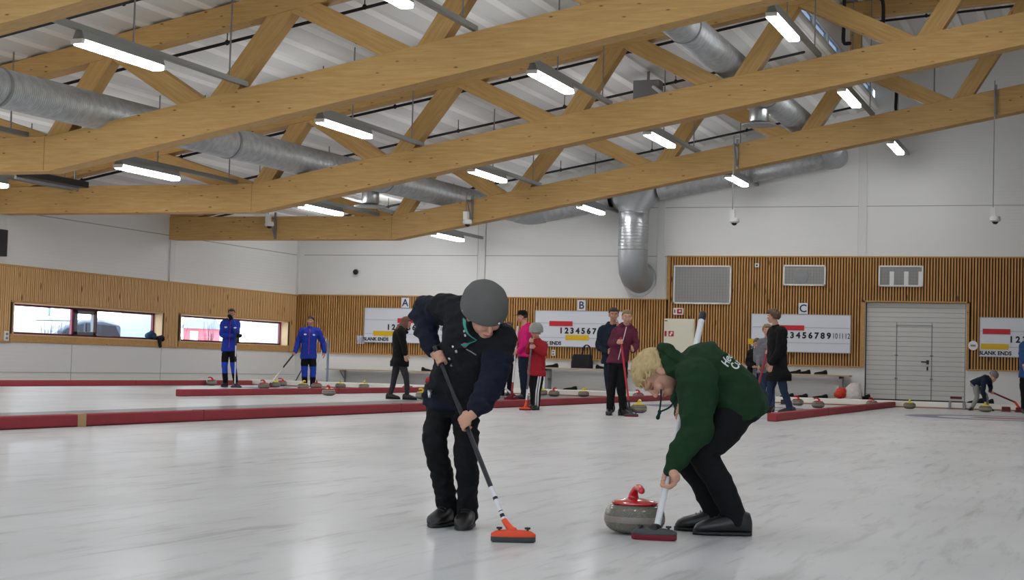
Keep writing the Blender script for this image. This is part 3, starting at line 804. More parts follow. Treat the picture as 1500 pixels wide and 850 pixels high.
# ------------------------------------------------------------------ benches and what lies on and under them
def bench(x0, x1, z, label, style):
    y0, y1 = YB-.62, YB-.06
    o = thing('bench', label, 'bench', (x0, y0, 0)); L = x1-x0; D = y1-y0
    MB().box(0, L, 0, D, z-.05, z).build('seat_board', M['bench'], o, bevel=.008)
    if style == 'bracket':
        for x in [.55+i*(L-.9)/2 for i in range(3)]:
            b = MB().box(x-.02, x+.02, .1, D, z-.1, z-.05).box(x-.02, x+.02, D-.06, D, .02, z-.05).add(tube([(x, .14, z-.1), (x, D-.04, .12)], .02, 6, 1)); b.build('bracket', M['steel'], o)
    else:
        for x in (.22, L-.3):
            b = MB().box(x-.05, x+.05, .06, .12, 0, z-.05).box(x-.05, x+.05, D-.12, D-.06, 0, z-.05).box(x-.04, x+.04, .06, D-.06, z-.12, z-.05).box(x-.04, x+.04, .08, D-.08, .32, .38); b.build('leg_frame', M['steel'], o)
            MB().box(x-.16, x-.05, .05, .13, 0, z*.55).build('leg', M['white'], o)
    return o
bench(-26.7, -20.8, .50, 'long low wall bench on brackets in the left corner', 'bracket')
bench(-18.5, -15.4, .76, 'pale bench below scoreboard B', 'frame')
bench(-12.4, -7.95, .78, 'pale bench below scoreboard C, left of the big door', 'frame')
def low_shoe(name, label, loc, rz, L=.36, col='17171A', h=.13):
    o = thing(name, label, 'shoe', loc, rz)
    st = []
    for t, w, hh in ((0, .03, .07), (.06, .045, h), (.2, .05, h*.95), (.4, .047, h*.62), (.65, .055, h*.5), (.85, .048, h*.38), (1, .02, .03)):
        st.append(((L*t, 0, .02+hh/2), (0, w, 0), (0, 0, hh/2)))
    MB().add(loft(st, 14, 2.4)).build('upper', cloth('shoe_'+name+str(len(bpy.data.objects)), col, .6), o, smooth='all')
    MB().add(loft([((L*t, 0, .012), (0, w, 0), (0, 0, .014)) for t, w in ((-.01, .03), (.1, .05), (.4, .05), (.7, .06), (.9, .05), (1.02, .02))], 12, 3)).build('sole', M['black'], o, smooth=True)
yb = YB-.42
low_shoe('shoe', 'black shoe on the low wall bench behind the walking woman', (-23.0, yb, .50), 0)
low_shoe('shoe', 'black shoe at the left end of the bench below scoreboard B', (-17.9, yb, .76), PI, .5)
low_shoe('shoe', 'black shoe right of the handbag on the bench below scoreboard B', (-16.55, yb, .76), 0, .36)
low_shoe('shoe', 'black shoe on the floor under the bench below scoreboard B', (-17.2, yb, 0), PI, .5)
low_shoe('shoe', 'leftmost dark shoe on the bench below scoreboard C', (-9.55, yb, .78), PI, .4)
low_shoe('shoe', 'dark shoe with a pale toe on the bench below scoreboard C', (-9.25, yb+.05, .78), PI+.3, .4)
low_shoe('shoe', 'rightmost dark shoe on the bench below scoreboard C', (-8.7, yb, .78), PI, .42)
low_shoe('shoe', 'left dark shoe on the floor under the bench below scoreboard C', (-9.3, yb-.1, 0), PI, .45)
low_shoe('shoe', 'right dark shoe on the floor under the bench below scoreboard C', (-8.65, yb-.1, 0), PI, .5)
low_shoe('shoe', 'dark shoe hidden behind legs under the bench below scoreboard C', (-9.75, yb-.1, 0), PI, .45)
low_shoe('shoe', 'black shoe on the floor at the left foot of the big door', (-7.3, YB-.4, 0), PI, .5, '17171A', .17)
low_shoe('shoe', 'black shoe on the floor behind the child in the grey hat', (-3.75, YB-1.2, 0), PI, .5, '17171A', .17)
low_shoe('shoe', 'second black shoe on the floor behind the child in the grey hat', (-3.45, YB-1.0, 0), PI, .45, '17171A', .16)
o = thing('handbag', 'black handbag with looped handles on the bench below scoreboard B', 'bag', (-17.05, YB-.4, .76))
MB().add(loft([((0, 0, .0), (.38, 0, 0), (0, .14, 0)), ((0, 0, .2), (.38, 0, 0), (0, .13, 0)), ((0, 0, .46), (.33, 0, 0), (0, .07, 0)), ((0, 0, .48), (.30, 0, 0), (0, .04, 0))], 24, 4)).build('bag_body', cloth('black_leather', '17171A', .5), o, smooth=True)
for yy in (-.05, .05): MB().add(tube([(-.02, yy, .44), (.05, yy, .72), (.16, yy, .80), (.27, yy, .70), (.30, yy, .44)], .017, 8, 5)).build('handle', M['black'], o, smooth='all')
o = thing('kit_bag', 'black kit bag with a red end lying under the low wall bench', 'bag', (-21.9, YB-.7, 0))
finish('bag_body', remesh([loft([((-.75, 0, .16), (0, .16, 0), (0, 0, .12)), ((-.4, 0, .2), (0, .24, 0), (0, 0, .2)), ((.2, 0, .24), (0, .26, 0), (0, 0, .24)), ((.8, 0, .18), (0, .2, 0), (0, 0, .17))], 16, 2.5)], .03, 3), [cloth('bag_black', '1A1A20'), cloth('bag_red', 'B03038')], o, lambda c: 1 if c[0] < -.55 else 0, .02, 7)
MB().add(tube([(-.4, -.1, .4), (-.1, -.2, .55), (.3, -.1, .46)], .02, 8, 4)).build('strap', M['black'], o, smooth='all')
o = thing('carrier_bag', 'clear and red plastic carrier bag on the floor left of the big door', 'bag', (-8.0, YB-.7, 0))
finish('bag_contents', remesh(lump((-.2, 0, .14), .17, .13), .025, 4), cloth('bag_orange_red', 'D8452F', .5), o, None, .02, 8)
finish('bag_film', remesh([loft([((.15, 0, .0), (.30, 0, 0), (0, .2, 0)), ((.15, 0, .2), (.30, 0, 0), (0, .18, 0)), ((.2, 0, .38), (.22, 0, 0), (0, .12, 0)), ((.26, 0, .52), (.14, 0, 0), (0, .08, 0))], 20, 2.2)], .03, 2), mat('white_film', 'D8D2CE', .3), o, None, .035, 6)

# ------------------------------------------------------------------ red foam dividers and the white back bumper
def divider(x, y0, y1, label, joints=(), w=.16, h=.14, endcap=True):
    o = thing('lane_divider', label, 'divider', (x, y0, 0)); L = y1-y0
    n = max(1, int(round(L/6)))
    b = MB().box(-w/2, w/2, 0, L, 0, h); b.build('foam_strip', M['redfoam'], o, bevel=.018)
    for j in joints: MB().box(-w/2-.004, w/2+.004, j-y0, j-y0+.16, .0, h+.004).build('joint_tape', M['tape'], o)
    for k in range(1, n): MB().box(-w/2-.002, w/2+.002, k*L/n-.01, k*L/n+.01, 0, h+.002).build('seam', M['redrubber'], o)
    return o
divider(-24.12, 6, 43.3, 'red foam divider along the left wall')
divider(-17.75, 28.95, 43.3, 'red foam divider behind the walking woman, its free end at the left', endcap=True)
divider(-11.0, 6, 43.3, 'long red foam divider crossing behind both sweepers, with a taped joint', (15.7,))
divider(-5.34, 27.3, 43.3, 'red foam divider at the right with its free end towards the viewer')
o = thing('back_bumper', 'white foam bumper along the far end of the ice', 'bumper', (XL+4.1, 43.4, 0))
MB().box(0, XR-XL-4.2, -.08, .10, 0, .17).build('foam_strip', M['whitefoam'], o, bevel=.02)
MB().box(0, XR-XL-4.2, -.092, -.08, .0, .035).build('base_edge', mat('rusty_edge', '9A7A66', .8), o)
for x in (-3.9, -3.55):
    o = thing('bumper_clip', 'small grey clip on the white bumper, %s of the pair' % ('left' if x < -3.7 else 'right'), 'clip', (x, 43.3, 0)); MB().box(-.03, .03, -.06, -.0, .02, .15).box(-.03, .03, -.06, .14, .15, .19).build('clip_body', M['steel'], o, bevel=.006)
for (x, y, lb) in ((-2.45, 42.1, 'dark red rubber foothold right of the child in the grey hat'), (-2.1, 41.7, 'larger dark red rubber foothold at the right edge'), (-7.8, 41.6, 'black foothold behind the woman in grey')):
    o = thing('foothold', lb, 'foothold', (x, y, 0)); MB().add(prism([(-.1, 0), (.1, 0), (.1, .06), (.04, .10), (-.08, .13), (-.1, .13)], 'x', -.1, .1)).build('rubber_block', M['redrubber'] if x > -5 else M['black'], o, bevel=.01); MB().box(-.13, .13, -.14, .14, 0, .012).build('base_plate', M['steel'], o)

# ------------------------------------------------------------------ curling stones
SP = [(0, .004), (.055, .004), (.062, .0), (.085, .005), (.112, .015), (.131, .031), (.1385, .048), (.1395, .053), (.1405, .057), (.1405, .077), (.1395, .081), (.1385, .088), (.134, .104), (.125, .117), (.109, .127), (.092, .1305), (.07, .131), (0, .131)]
def stone_proto(colour, key):
    t = thing('curling_stone', 'x', 'curling stone')
    MB().add(lathe(SP[:8], 48)).add(lathe(SP[10:], 48)).build('granite_body', M['granite'], t, smooth=True)
    MB().add(lathe(SP[7:11], 48)).build('striking_band', M['band'], t, smooth=True)
    MB().add(lathe([(0, .131), (.100, .130), (.107, .134), (.106, .141), (.095, .146), (.06, .152), (.035, .157), (0, .158)], 40)).build('handle_cap', colour, t, smooth=True)
    g = MB()
    g.add(tube([(.028, 0, .150), (.022, 0, .172), (.004, 0, .192), (-.022, 0, .205), (-.06, 0, .207), (-.092, 0, .198)], [.030, .022, .018, .0165, .016, .0155], 14, 5))
    g.build('grip', colour, t, smooth='all')
    return t
SR = stone_proto(M['plastic_red'], 'r'); SY = stone_proto(M['plastic_yellow'], 'y')
used = set()
def stone(kind, x, y, rz, label):
    p = SR if kind == 'r' else SY
    if kind in used: o = copy_tree(p)
    else: o = p; used.add(kind)
    o.location = (x, y, 0); o.rotation_euler = (0, 0, rz); o.scale = (1.1, 1.1, 1.12); o['label'] = label; o['group'] = 'curling stones on the ice'
stone('r', -2.27, 8.08, math.radians(124), 'red-handled curling stone being swept in the foreground')
stone('y', -8.26, 29.5, 2.2, 'yellow-handled curling stone by the maroon hoodie, in front of the divider')
stone('r', -16.84, 33.9, 1.6, 'red-handled curling stone standing in front of the back-left red divider')
stone('y', -14.45, 33.75, 1.2, 'yellow-handled curling stone behind the heel of the walking woman')
stone('r', -23.85, 40.6, 1., 'curling stone farthest left on the ice')
stone('y', -22.05, 41.0, .5, 'yellow-handled curling stone just right of the man with a hand at his mouth')
stone('r', -21.09, 38.6, 1.2, 'red-handled curling stone at the head of the blue-jacketed man\'s broom')
stone('y', -20.6, 39.9, 2.6, 'yellow-handled curling stone between the two men in blue')
stone('r', -22.9, 43.0, .3, 'grey curling stone behind the yellow one between the two men in blue')
stone('r', -20.75, 41.0, 2., 'red-handled curling stone just right of the blue-jacketed man with a broom')
stone('y', -20.75, 42.5, 2.4, 'rightmost yellow-handled curling stone beside the blue-jacketed man')
stone('y', -20.2, 42.9, 2.4, 'yellow-handled curling stone behind the black coat of the walking woman')
stone('y', -18.7, 42.6, 1.4, 'yellow-handled curling stone by the black kit bag')
stone('r', -14.1, 41.9, 2.5, 'red-handled curling stone right of the child in red')
stone('y', -14.75, 42.8, 2., 'yellow-handled curling stone half behind the child in red')
stone('y', -13.55, 42.8, 2.9, 'yellow-handled curling stone below the handbag bench')
stone('r', -12.0, 42.8, 1.1, 'red-handled curling stone behind the head of the green-hooded sweeper')
stone('r', -6.55, 39.1, .6, 'red-handled curling stone right of the man in the black coat')
stone('r', -7.4, 41.1, .9, 'grey curling stone half behind the leg of the man in the black coat')
stone('r', -5.75, 42.5, .9, 'red-handled curling stone left of the end of the right divider')
stone('y', -4.75, 41.9, 1.8, 'yellow-handled curling stone in front of the big door')
stone('y', -2.87, 41.1, 1.5, 'yellow-handled curling stone at the feet of the child in the grey hat')

# ------------------------------------------------------------------ brooms
def broom(label, top, bot, head, shaft, head_col, pad_col, r=.0125, yaw=None, up_dir=None, bands=(), width=.21, knobs=True, tip=None, socket=None, grip_r=None):
    """shaft from top to bot; the head lies on the ice at 'head', turned by yaw"""
    hx, hy = head[0], head[1]
    o = thing('curling_broom', label, 'broom', (hx, hy, 0))
    off = Vector((hx, hy, 0)); a = Vector(top)-off; b = Vector(bot)-off
    d = (b-a)
    stops = [0]+[q for q, _ in shaft]
    for (q0, (q1, m)) in zip(stops, shaft):
        MB().add(tube([a+d*q0, a+d*q1], [r, r], 14, 2, False)).build('shaft', m, o, smooth=True)
    for q, m, l in bands: MB().add(tube([a+d*q, a+d*(q+l)], r*1.08, 14, 1, False)).build('shaft_band', m, o, smooth=True)
    if tip: MB().add(tube([a-d.normalized()*.006, a+d.normalized()*.022], r*1.25, 14, 2)).build('end_cap', tip, o, smooth=True)
    hd = Vector((0, 0, .05))
    MB().add(tube([b-d.normalized()*.02, b+(hd-b)*.6, hd], [r*1.25, r*1.5, r*1.9], 12, 3)).build('socket', socket or head_col, o, smooth='all')
    R = Matrix.Rotation(yaw or 0, 4, 'Z'); w = width/2
    pts = lambda k, z: ((0, 0, z), (w*k, 0, 0), (0, .036*k, 0))
    MB().add(xf(loft([pts(.92, .022), pts(1, .030), pts(.98, .040), pts(.80, .052), pts(.45, .058)], 32, 3.2), R)).build('head_shell', head_col, o, smooth=True)
    MB().add(xf(loft([pts(.90, .0), pts(.99, .006), pts(.99, .024), pts(.93, .030)], 32, 3.2), R)).build('pad', pad_col, o, smooth=True)
    if knobs:
        for s in (-1, 1):
            k = MB().add(lathe([(0, .045), (.006, .045), (.006, .06), (.014, .062), (.014, .070), (0, .072)], 14, M=R @ Matrix.Translation((s*w*.62, 0, 0)))); k.build('clamp_knob', M['black'], o, smooth=True)
    return o
P = {}
P['boy_navy'] = dict(base=(-3.133, 7.84, 0.0), hipR=(-0.12, -0.005, 0.637), hipL=(0.026, -0.011, 0.628), knR=(-0.086, -0.142, 0.419), anR=(-0.081, 0.043, 0.09), knL=(0.073, -0.111, 0.384), anL=(0.047, -0.003, 0.079), pelvis=(-0.038, -0.015, 0.668), chest=(0.094, -0.113, 0.932), neck=(0.172, -0.2, 1.058), shR=(-0.05, -0.074, 1.104), elR=(-0.265, 0.056, 1.103), wrR=(-0.136, -0.087, 0.896), shL=(0.268, -0.184, 0.951), elL=(0.259, -0.252, 0.754), wrL=(0.206, -0.327, 0.605), b1=(0.062, -0.298, 0.917), b2=(0.078, -0.292, 0.894), b3=(0.047, -0.304, 0.856), b4=(0.057, -0.3, 0.826), b5=(0.117, -0.276, 0.975), b6=(0.113, -0.278, 0.995), z1=(0.125, -0.273, 0.907), z2=(0.148, -0.264, 0.894), z3=(0.169, -0.256, 0.881), fh=(-0.047, -0.342, 0.678), tg=(0.123, -0.274, 0.929), head=(0.21, -0.271, 1.08), shaft_top=(-0.085, -0.169, 0.906), shaft_up=(-0.057, -0.174, 0.848), shaft_lo=(0.143, -0.298, 0.536), shaft_bot=(0.437, -0.493, 0.08), head_b=(0.485, -0.517, 0.021), face=(0.613, -0.546, -0.571), up=(0.304, -0.485, 0.82), toeR=(-0.043, -0.999, 0.0), toeL=(0.229, -0.973, 0.0), er=(0.9286, 0.371, 0.0), s=286.4)
P['boy_green'] = dict(base=(-1.858, 8.299, 0.0), hipL=(0.074, -0.076, 0.6), hipR=(0.048, 0.124, 0.623), knL=(-0.086, -0.142, 0.423), anL=(0.063, -0.037, 0.097), knR=(-0.206, 0.015, 0.404), anR=(-0.07, 0.107, 0.096), pelvis=(0.068, 0.025, 0.688), chest=(-0.075, -0.017, 0.827), neck=(-0.243, -0.054, 0.84), shL=(-0.103, -0.208, 0.774), elL=(-0.092, -0.246, 0.542), wrL=(-0.212, -0.293, 0.335), shR=(-0.239, 0.11, 0.798), elR=(-0.224, 0.124, 0.641), wrR=(-0.214, -0.017, 0.609), t1=(0.051, -0.296, 0.86), t2=(0.097, -0.286, 0.844), knot=(-0.292, -0.229, 0.617), str1=(-0.287, -0.228, 0.679), str2=(-0.208, -0.19, 0.681), head=(-0.343, -0.097, 0.805), shaft_top=(-0.192, 0.234, 1.126), shaft_up=(-0.221, -0.06, 0.609), shaft_lo=(-0.23, -0.297, 0.273), shaft_bot=(-0.233, -0.462, 0.043), head_b=(-0.237, -0.483, 0.004), face=(-0.262, -0.282, -0.923), up=(-0.89, -0.251, 0.381), toeL=(-0.943, -0.333, 0.0), toeR=(-0.964, -0.267, 0.0), er=(0.9758, 0.2185, 0.0), s=286.7)
P['man_blue_hand_on_chin'] = dict(base=(-22.456, 39.254, 0.0), hipR=(-0.15, -0.086, 1.041), hipL=(0.016, 0.009, 1.046), knR=(-0.145, -0.117, 0.56), anR=(-0.137, -0.044, 0.098), knL=(0.061, 0.0, 0.566), anL=(0.116, 0.066, 0.105), pelvis=(-0.072, -0.041, 1.081), chest=(-0.063, -0.036, 1.544), neck=(-0.055, -0.031, 1.804), shR=(-0.219, -0.125, 1.724), elR=(-0.181, -0.242, 1.407), wrR=(0.186, -0.239, 1.396), shL=(0.099, 0.056, 1.726), elL=(0.222, -0.161, 1.472), wrL=(0.109, -0.226, 1.8), head=(-0.03, -0.04, 1.99), shaft_top=(0.258, -0.267, 1.544), shaft_up=(0.255, -0.269, 1.396), shaft_bot=(0.291, -0.294, 0.074), head_b=(0.324, -0.275, 0.02), face=(0.407, -0.912, -0.05), up=(0.0, 0.0, 1.0), toeR=(0.139, -0.99, 0.0), toeL=(0.755, -0.655, 0.0), er=(0.868, 0.4966, 0.0), s=54.0)
P['man_blue_broom'] = dict(base=(-21.349, 41.689, 0.0), hipR=(-0.121, -0.062, 0.919), hipL=(0.067, 0.034, 0.925), knR=(-0.103, -0.087, 0.494), anR=(-0.106, -0.032, 0.089), knL=(0.11, 0.023, 0.501), anL=(0.091, 0.069, 0.095), pelvis=(-0.028, -0.014, 0.96), chest=(-0.025, -0.013, 1.443), neck=(-0.015, -0.008, 1.685), shR=(-0.201, -0.103, 1.602), elR=(-0.316, -0.128, 1.28), wrR=(-0.325, -0.256, 0.998), shL=(0.184, 0.094, 1.605), elL=(0.294, 0.218, 1.301), wrL=(0.363, 0.186, 1.031), head=(-0.011, -0.006, 1.898), shaft_top=(-0.266, -0.192, 1.116), shaft_up=(-0.334, -0.283, 0.93), shaft_bot=(-0.718, -0.929, 0.102), head_b=(-0.765, -0.976, 0.034), face=(0.05, -0.999, 0.0), up=(0.0, 0.0, 1.0), toeR=(0.136, -0.991, 0.0), toeL=(0.622, -0.783, 0.0), er=(0.8901, 0.4558, 0.0), s=51.8)
P['woman_black_coat'] = dict(base=(-14.57, 32.805, 0.0), hipR=(-0.105, 0.063, 0.838), hipL=(0.043, -0.069, 0.84), knR=(-0.159, -0.005, 0.434), anR=(-0.241, 0.002, 0.111), knL=(0.142, -0.025, 0.457), anL=(0.157, 0.004, 0.116), pelvis=(-0.032, -0.014, 0.913), chest=(-0.058, -0.026, 1.329), neck=(-0.016, -0.007, 1.539), shR=(-0.163, 0.146, 1.466), elR=(-0.095, 0.198, 1.184), wrR=(0.021, 0.173, 0.977), shL=(0.054, -0.195, 1.461), elL=(0.142, -0.21, 1.196), wrL=(0.176, -0.195, 0.99), head=(0.076, 0.034, 1.669), face=(0.911, 0.251, -0.327), up=(0.302, 0.134, 0.944), toeR=(0.95, 0.313, 0.0), toeL=(0.976, 0.219, 0.0), er=(0.9139, 0.4059, 0.0), s=67.3)
P['person_black_behind'] = dict(base=(-14.526, 39.432, 0.0), hipR=(-0.105, -0.039, 0.895), hipL=(0.075, 0.028, 0.9), knR=(-0.093, -0.034, 0.442), anR=(-0.133, -0.049, 0.074), knL=(0.054, 0.02, 0.446), anL=(0.047, 0.017, 0.08), pelvis=(-0.025, -0.009, 0.967), chest=(-0.019, -0.007, 1.369), neck=(-0.009, -0.003, 1.597), shR=(-0.204, -0.075, 1.521), elR=(-0.261, -0.096, 1.187), wrR=(-0.134, -0.263, 0.927), shL=(0.124, 0.046, 1.531), elL=(0.182, 0.067, 1.2), wrL=(0.191, -0.143, 0.954), head=(-0.014, -0.005, 1.789), face=(-0.07, -0.998, 0.0), up=(0.0, 0.0, 1.0), toeR=(-0.316, -0.949, 0.0), toeL=(-0.028, -1.0, 0.0), er=(0.9384, 0.3457, 0.0), s=57.3)
P['person_pink'] = dict(base=(-13.09, 36.661, 0.0), hipR=(-0.09, 0.074, 1.0), hipL=(0.008, -0.103, 1.0), knR=(-0.056, 0.065, 0.531), anR=(-0.036, 0.093, 0.095), knL=(0.035, -0.094, 0.534), anL=(0.024, -0.076, 0.098), pelvis=(-0.013, -0.005, 1.098), chest=(-0.008, -0.003, 1.487), neck=(-0.014, -0.005, 1.713), shR=(-0.086, 0.203, 1.653), elR=(-0.134, 0.218, 1.327), wrR=(-0.171, 0.045, 1.16), shL=(0.077, -0.206, 1.644), elL=(0.069, -0.251, 1.305), wrL=(-0.068, -0.237, 1.142), head=(-0.089, -0.032, 1.954), shaft_top=(-0.175, -0.062, 1.741), shaft_up=(-0.186, -0.066, 1.303), shaft_bot=(-0.195, -0.282, 0.173), head_b=(-0.208, -0.287, 0.093), face=(-0.88, -0.472, -0.049), up=(0.0, 0.0, 1.0), toeR=(-0.805, -0.593, 0.0), toeL=(-0.75, -0.662, 0.0), er=(0.9418, 0.3363, 0.0), s=61.9)
P['child_red'] = dict(base=(-10.027, 28.737, 0.0), hipR=(-0.081, 0.025, 0.667), hipL=(0.08, -0.014, 0.658), knR=(-0.051, 0.003, 0.352), anR=(-0.054, 0.034, 0.073), knL=(0.047, -0.047, 0.342), anL=(0.028, -0.011, 0.077), pelvis=(0.005, 0.002, 0.732), chest=(0.009, 0.003, 1.048), neck=(0.003, 0.001, 1.276), shR=(-0.115, -0.019, 1.197), elR=(-0.107, -0.164, 1.081), wrR=(-0.015, -0.27, 1.251), shL=(0.113, 0.039, 1.203), elL=(0.156, -0.073, 1.038), wrL=(0.024, -0.278, 1.157), head=(-0.015, -0.037, 1.439), shaft_top=(0.013, -0.313, 1.344), shaft_up=(0.007, -0.315, 1.281), shaft_lo=(-0.002, -0.318, 1.168), shaft_bot=(-0.05, -0.378, 0.117), head_b=(-0.065, -0.383, 0.029), face=(0.091, -0.995, -0.048), up=(0.0, 0.0, 1.0), toeR=(-0.128, -0.992, 0.0), toeL=(-0.001, -1.0, 0.0), er=(0.9442, 0.3294, 0.0), s=79.2)
P['man_navy'] = dict(base=(-8.704, 29.287, 0.0), hipR=(-0.095, -0.028, 0.921), hipL=(0.075, 0.022, 0.926), knR=(-0.06, -0.018, 0.479), anR=(-0.014, -0.004, 0.075), knL=(0.122, 0.036, 0.484), anL=(0.202, 0.112, 0.081), pelvis=(-0.024, -0.007, 0.986), chest=(-0.045, -0.013, 1.366), neck=(-0.032, -0.009, 1.595), shR=(-0.206, -0.061, 1.501), elR=(-0.26, -0.077, 1.22), wrR=(-0.06, -0.247, 1.108), shL=(0.134, 0.04, 1.498), elL=(0.178, 0.001, 1.244), wrL=(0.116, -0.174, 1.567), head=(-0.013, -0.025, 1.804), face=(0.378, -0.923, -0.079), up=(0.0, 0.0, 1.0), toeR=(0.188, -0.982, 0.0), toeL=(0.737, -0.675, 0.0), er=(0.9586, 0.2849, 0.0), s=79.0)
P['boy_maroon'] = dict(base=(-8.038, 27.341, 0.0), hipR=(-0.078, -0.023, 0.906), hipL=(0.08, 0.024, 0.911), knR=(-0.102, -0.03, 0.504), anR=(-0.135, -0.008, 0.09), knL=(0.075, -0.009, 0.509), anL=(0.088, 0.026, 0.109), pelvis=(-0.012, -0.004, 0.979), chest=(0.065, -0.002, 1.323), neck=(0.119, 0.004, 1.537), shR=(-0.029, -0.029, 1.451), elR=(-0.126, -0.037, 1.247), wrR=(0.063, -0.242, 1.259), shL=(0.226, 0.066, 1.452), elL=(0.271, 0.101, 1.223), wrL=(0.288, -0.124, 1.125), head=(0.135, -0.002, 1.697), shaft_top=(0.117, -0.31, 1.352), shaft_up=(0.13, -0.306, 1.271), shaft_bot=(0.323, -0.322, 0.076), head_b=(0.347, -0.315, 0.019), face=(0.33, -0.944, 0.0), up=(0.0, 0.0, 1.0), toeR=(0.185, -0.983, 0.0), toeL=(0.781, -0.624, 0.0), er=(0.9594, 0.2821, 0.0), s=84.7)
P['woman_dark_jacket'] = dict(base=(-7.853, 38.108, 0.0), hipR=(-0.108, -0.022, 0.715), hipL=(0.047, 0.01, 0.72), knR=(-0.1, -0.021, 0.364), anR=(-0.094, -0.019, 0.061), knL=(0.054, 0.011, 0.369), anL=(0.061, 0.012, 0.066), pelvis=(-0.031, -0.006, 0.781), chest=(-0.013, -0.054, 1.133), neck=(0.02, -0.077, 1.309), shR=(-0.124, -0.077, 1.242), elR=(-0.173, -0.087, 1.017), wrR=(0.001, -0.255, 0.94), shL=(0.124, -0.025, 1.248), elL=(0.175, -0.015, 1.026), wrL=(0.093, -0.236, 0.942), head=(0.042, -0.094, 1.461), face=(0.293, -0.936, -0.195), up=(0.02, -0.097, 0.995), toeR=(0.202, -0.979, 0.0), toeL=(0.39, -0.921, 0.0), er=(0.9794, 0.2018, 0.0), s=62.6)
P['woman_grey'] = dict(base=(-6.712, 33.683, 0.0), hipR=(-0.085, -0.017, 0.807), hipL=(0.052, 0.01, 0.811), knR=(-0.077, -0.015, 0.427), anR=(-0.07, -0.014, 0.061), knL=(0.101, 0.02, 0.432), anL=(0.121, 0.024, 0.067), pelvis=(-0.017, -0.003, 0.865), chest=(-0.011, -0.002, 1.246), neck=(-0.009, -0.002, 1.472), shR=(-0.124, -0.025, 1.426), elR=(-0.16, -0.032, 1.157), wrR=(-0.133, -0.179, 0.959), shL=(0.122, 0.024, 1.433), elL=(0.167, 0.033, 1.194), wrL=(0.078, -0.239, 1.272), head=(-0.006, -0.001, 1.67), shaft_top=(0.076, -0.24, 1.37), shaft_up=(0.024, -0.25, 1.229), shaft_bot=(-0.211, -0.297, 0.089), head_b=(-0.25, -0.305, 0.031), face=(0.097, -0.995, 0.0), up=(0.0, 0.0, 1.0), toeR=(-0.095, -0.996, 0.0), toeL=(0.195, -0.981, 0.0), er=(0.9807, 0.1954, 0.0), s=71.0)
P['man_black_coat'] = dict(base=(-6.183, 32.47, 0.0), hipR=(-0.141, 0.075, 0.828), hipL=(0.002, -0.101, 0.831), knR=(-0.221, 0.039, 0.432), anR=(-0.297, 0.045, 0.063), knL=(0.089, -0.085, 0.429), anL=(0.204, -0.012, 0.068), pelvis=(-0.057, -0.011, 0.884), chest=(-0.08, -0.015, 1.372), neck=(-0.113, -0.021, 1.71), shR=(-0.221, 0.121, 1.617), elR=(-0.235, 0.159, 1.263), wrR=(-0.237, 0.057, 1.016), shL=(0.045, -0.195, 1.614), elL=(0.002, -0.285, 1.234), wrL=(-0.133, -0.331, 0.988), head=(-0.176, -0.034, 1.92), face=(-0.998, 0.057, 0.0), up=(0.0, 0.0, 1.0), toeR=(-0.996, -0.088, 0.0), toeL=(-0.996, -0.088, 0.0), er=(0.9823, 0.1871, 0.0), s=73.9)
P['child_grey_hat'] = dict(base=(-3.073, 42.495, 0.0), hipR=(-0.18, 0.087, 0.623), hipL=(-0.131, -0.11, 0.591), knR=(0.102, 0.108, 0.376), anR=(0.137, 0.13, 0.071), knL=(-0.095, -0.107, 0.337), anL=(-0.226, -0.066, 0.061), pelvis=(-0.157, -0.011, 0.675), chest=(0.07, 0.005, 0.783), neck=(0.184, 0.013, 0.787), shR=(0.158, 0.162, 0.752), elR=(0.21, 0.166, 0.6), wrR=(0.213, 0.015, 0.482), shL=(0.066, -0.146, 0.715), elL=(0.056, -0.196, 0.478), wrL=(0.108, -0.193, 0.244), head=(0.275, -0.0, 0.84), shaft_top=(0.208, -0.035, 0.491), shaft_up=(0.274, -0.03, 0.467), shaft_bot=(0.819, 0.159, 0.23), head_b=(0.933, 0.168, 0.115), face=(0.584, -0.606, -0.539), up=(0.321, -0.082, 0.943), toeR=(0.976, -0.218, 0.0), toeL=(-0.218, -0.976, 0.0), er=(0.9974, 0.0721, 0.0), s=58.8)
P['person_blue_edge'] = dict(base=(-1.877, 41.19, 0.0), hipR=(-0.136, -0.006, 0.877), hipL=(0.051, 0.002, 0.882), knR=(-0.115, -0.005, 0.453), anR=(-0.11, -0.005, 0.078), knL=(0.072, 0.003, 0.459), anL=(0.077, 0.003, 0.084), pelvis=(-0.043, -0.002, 0.945), chest=(-0.034, -0.002, 1.435), neck=(-0.038, -0.002, 1.713), shR=(-0.153, -0.007, 1.612), elR=(-0.182, -0.008, 1.399), wrR=(-0.135, -0.106, 1.186), shL=(0.15, 0.007, 1.619), elL=(0.201, 0.009, 1.327), wrL=(0.173, 0.008, 1.081), head=(-0.024, -0.001, 1.893), face=(0.553, -0.833, 0.0), up=(0.0, 0.0, 1.0), toeR=(0.046, -0.999, 0.0), toeL=(0.046, -0.999, 0.0), er=(0.999, 0.0455, 0.0), s=61.3)
# ------------------------------------------------------------------ people
from mathutils.bvhtree import BVHTree
CAMP = Vector((0, 0, .839))
def seg_d(p, a, b):
    ab = b-a; t = max(0., min(1., float(np.dot(p-a, ab)/max(1e-9, np.dot(ab, ab))))); return float(np.linalg.norm(p-a-ab*t))

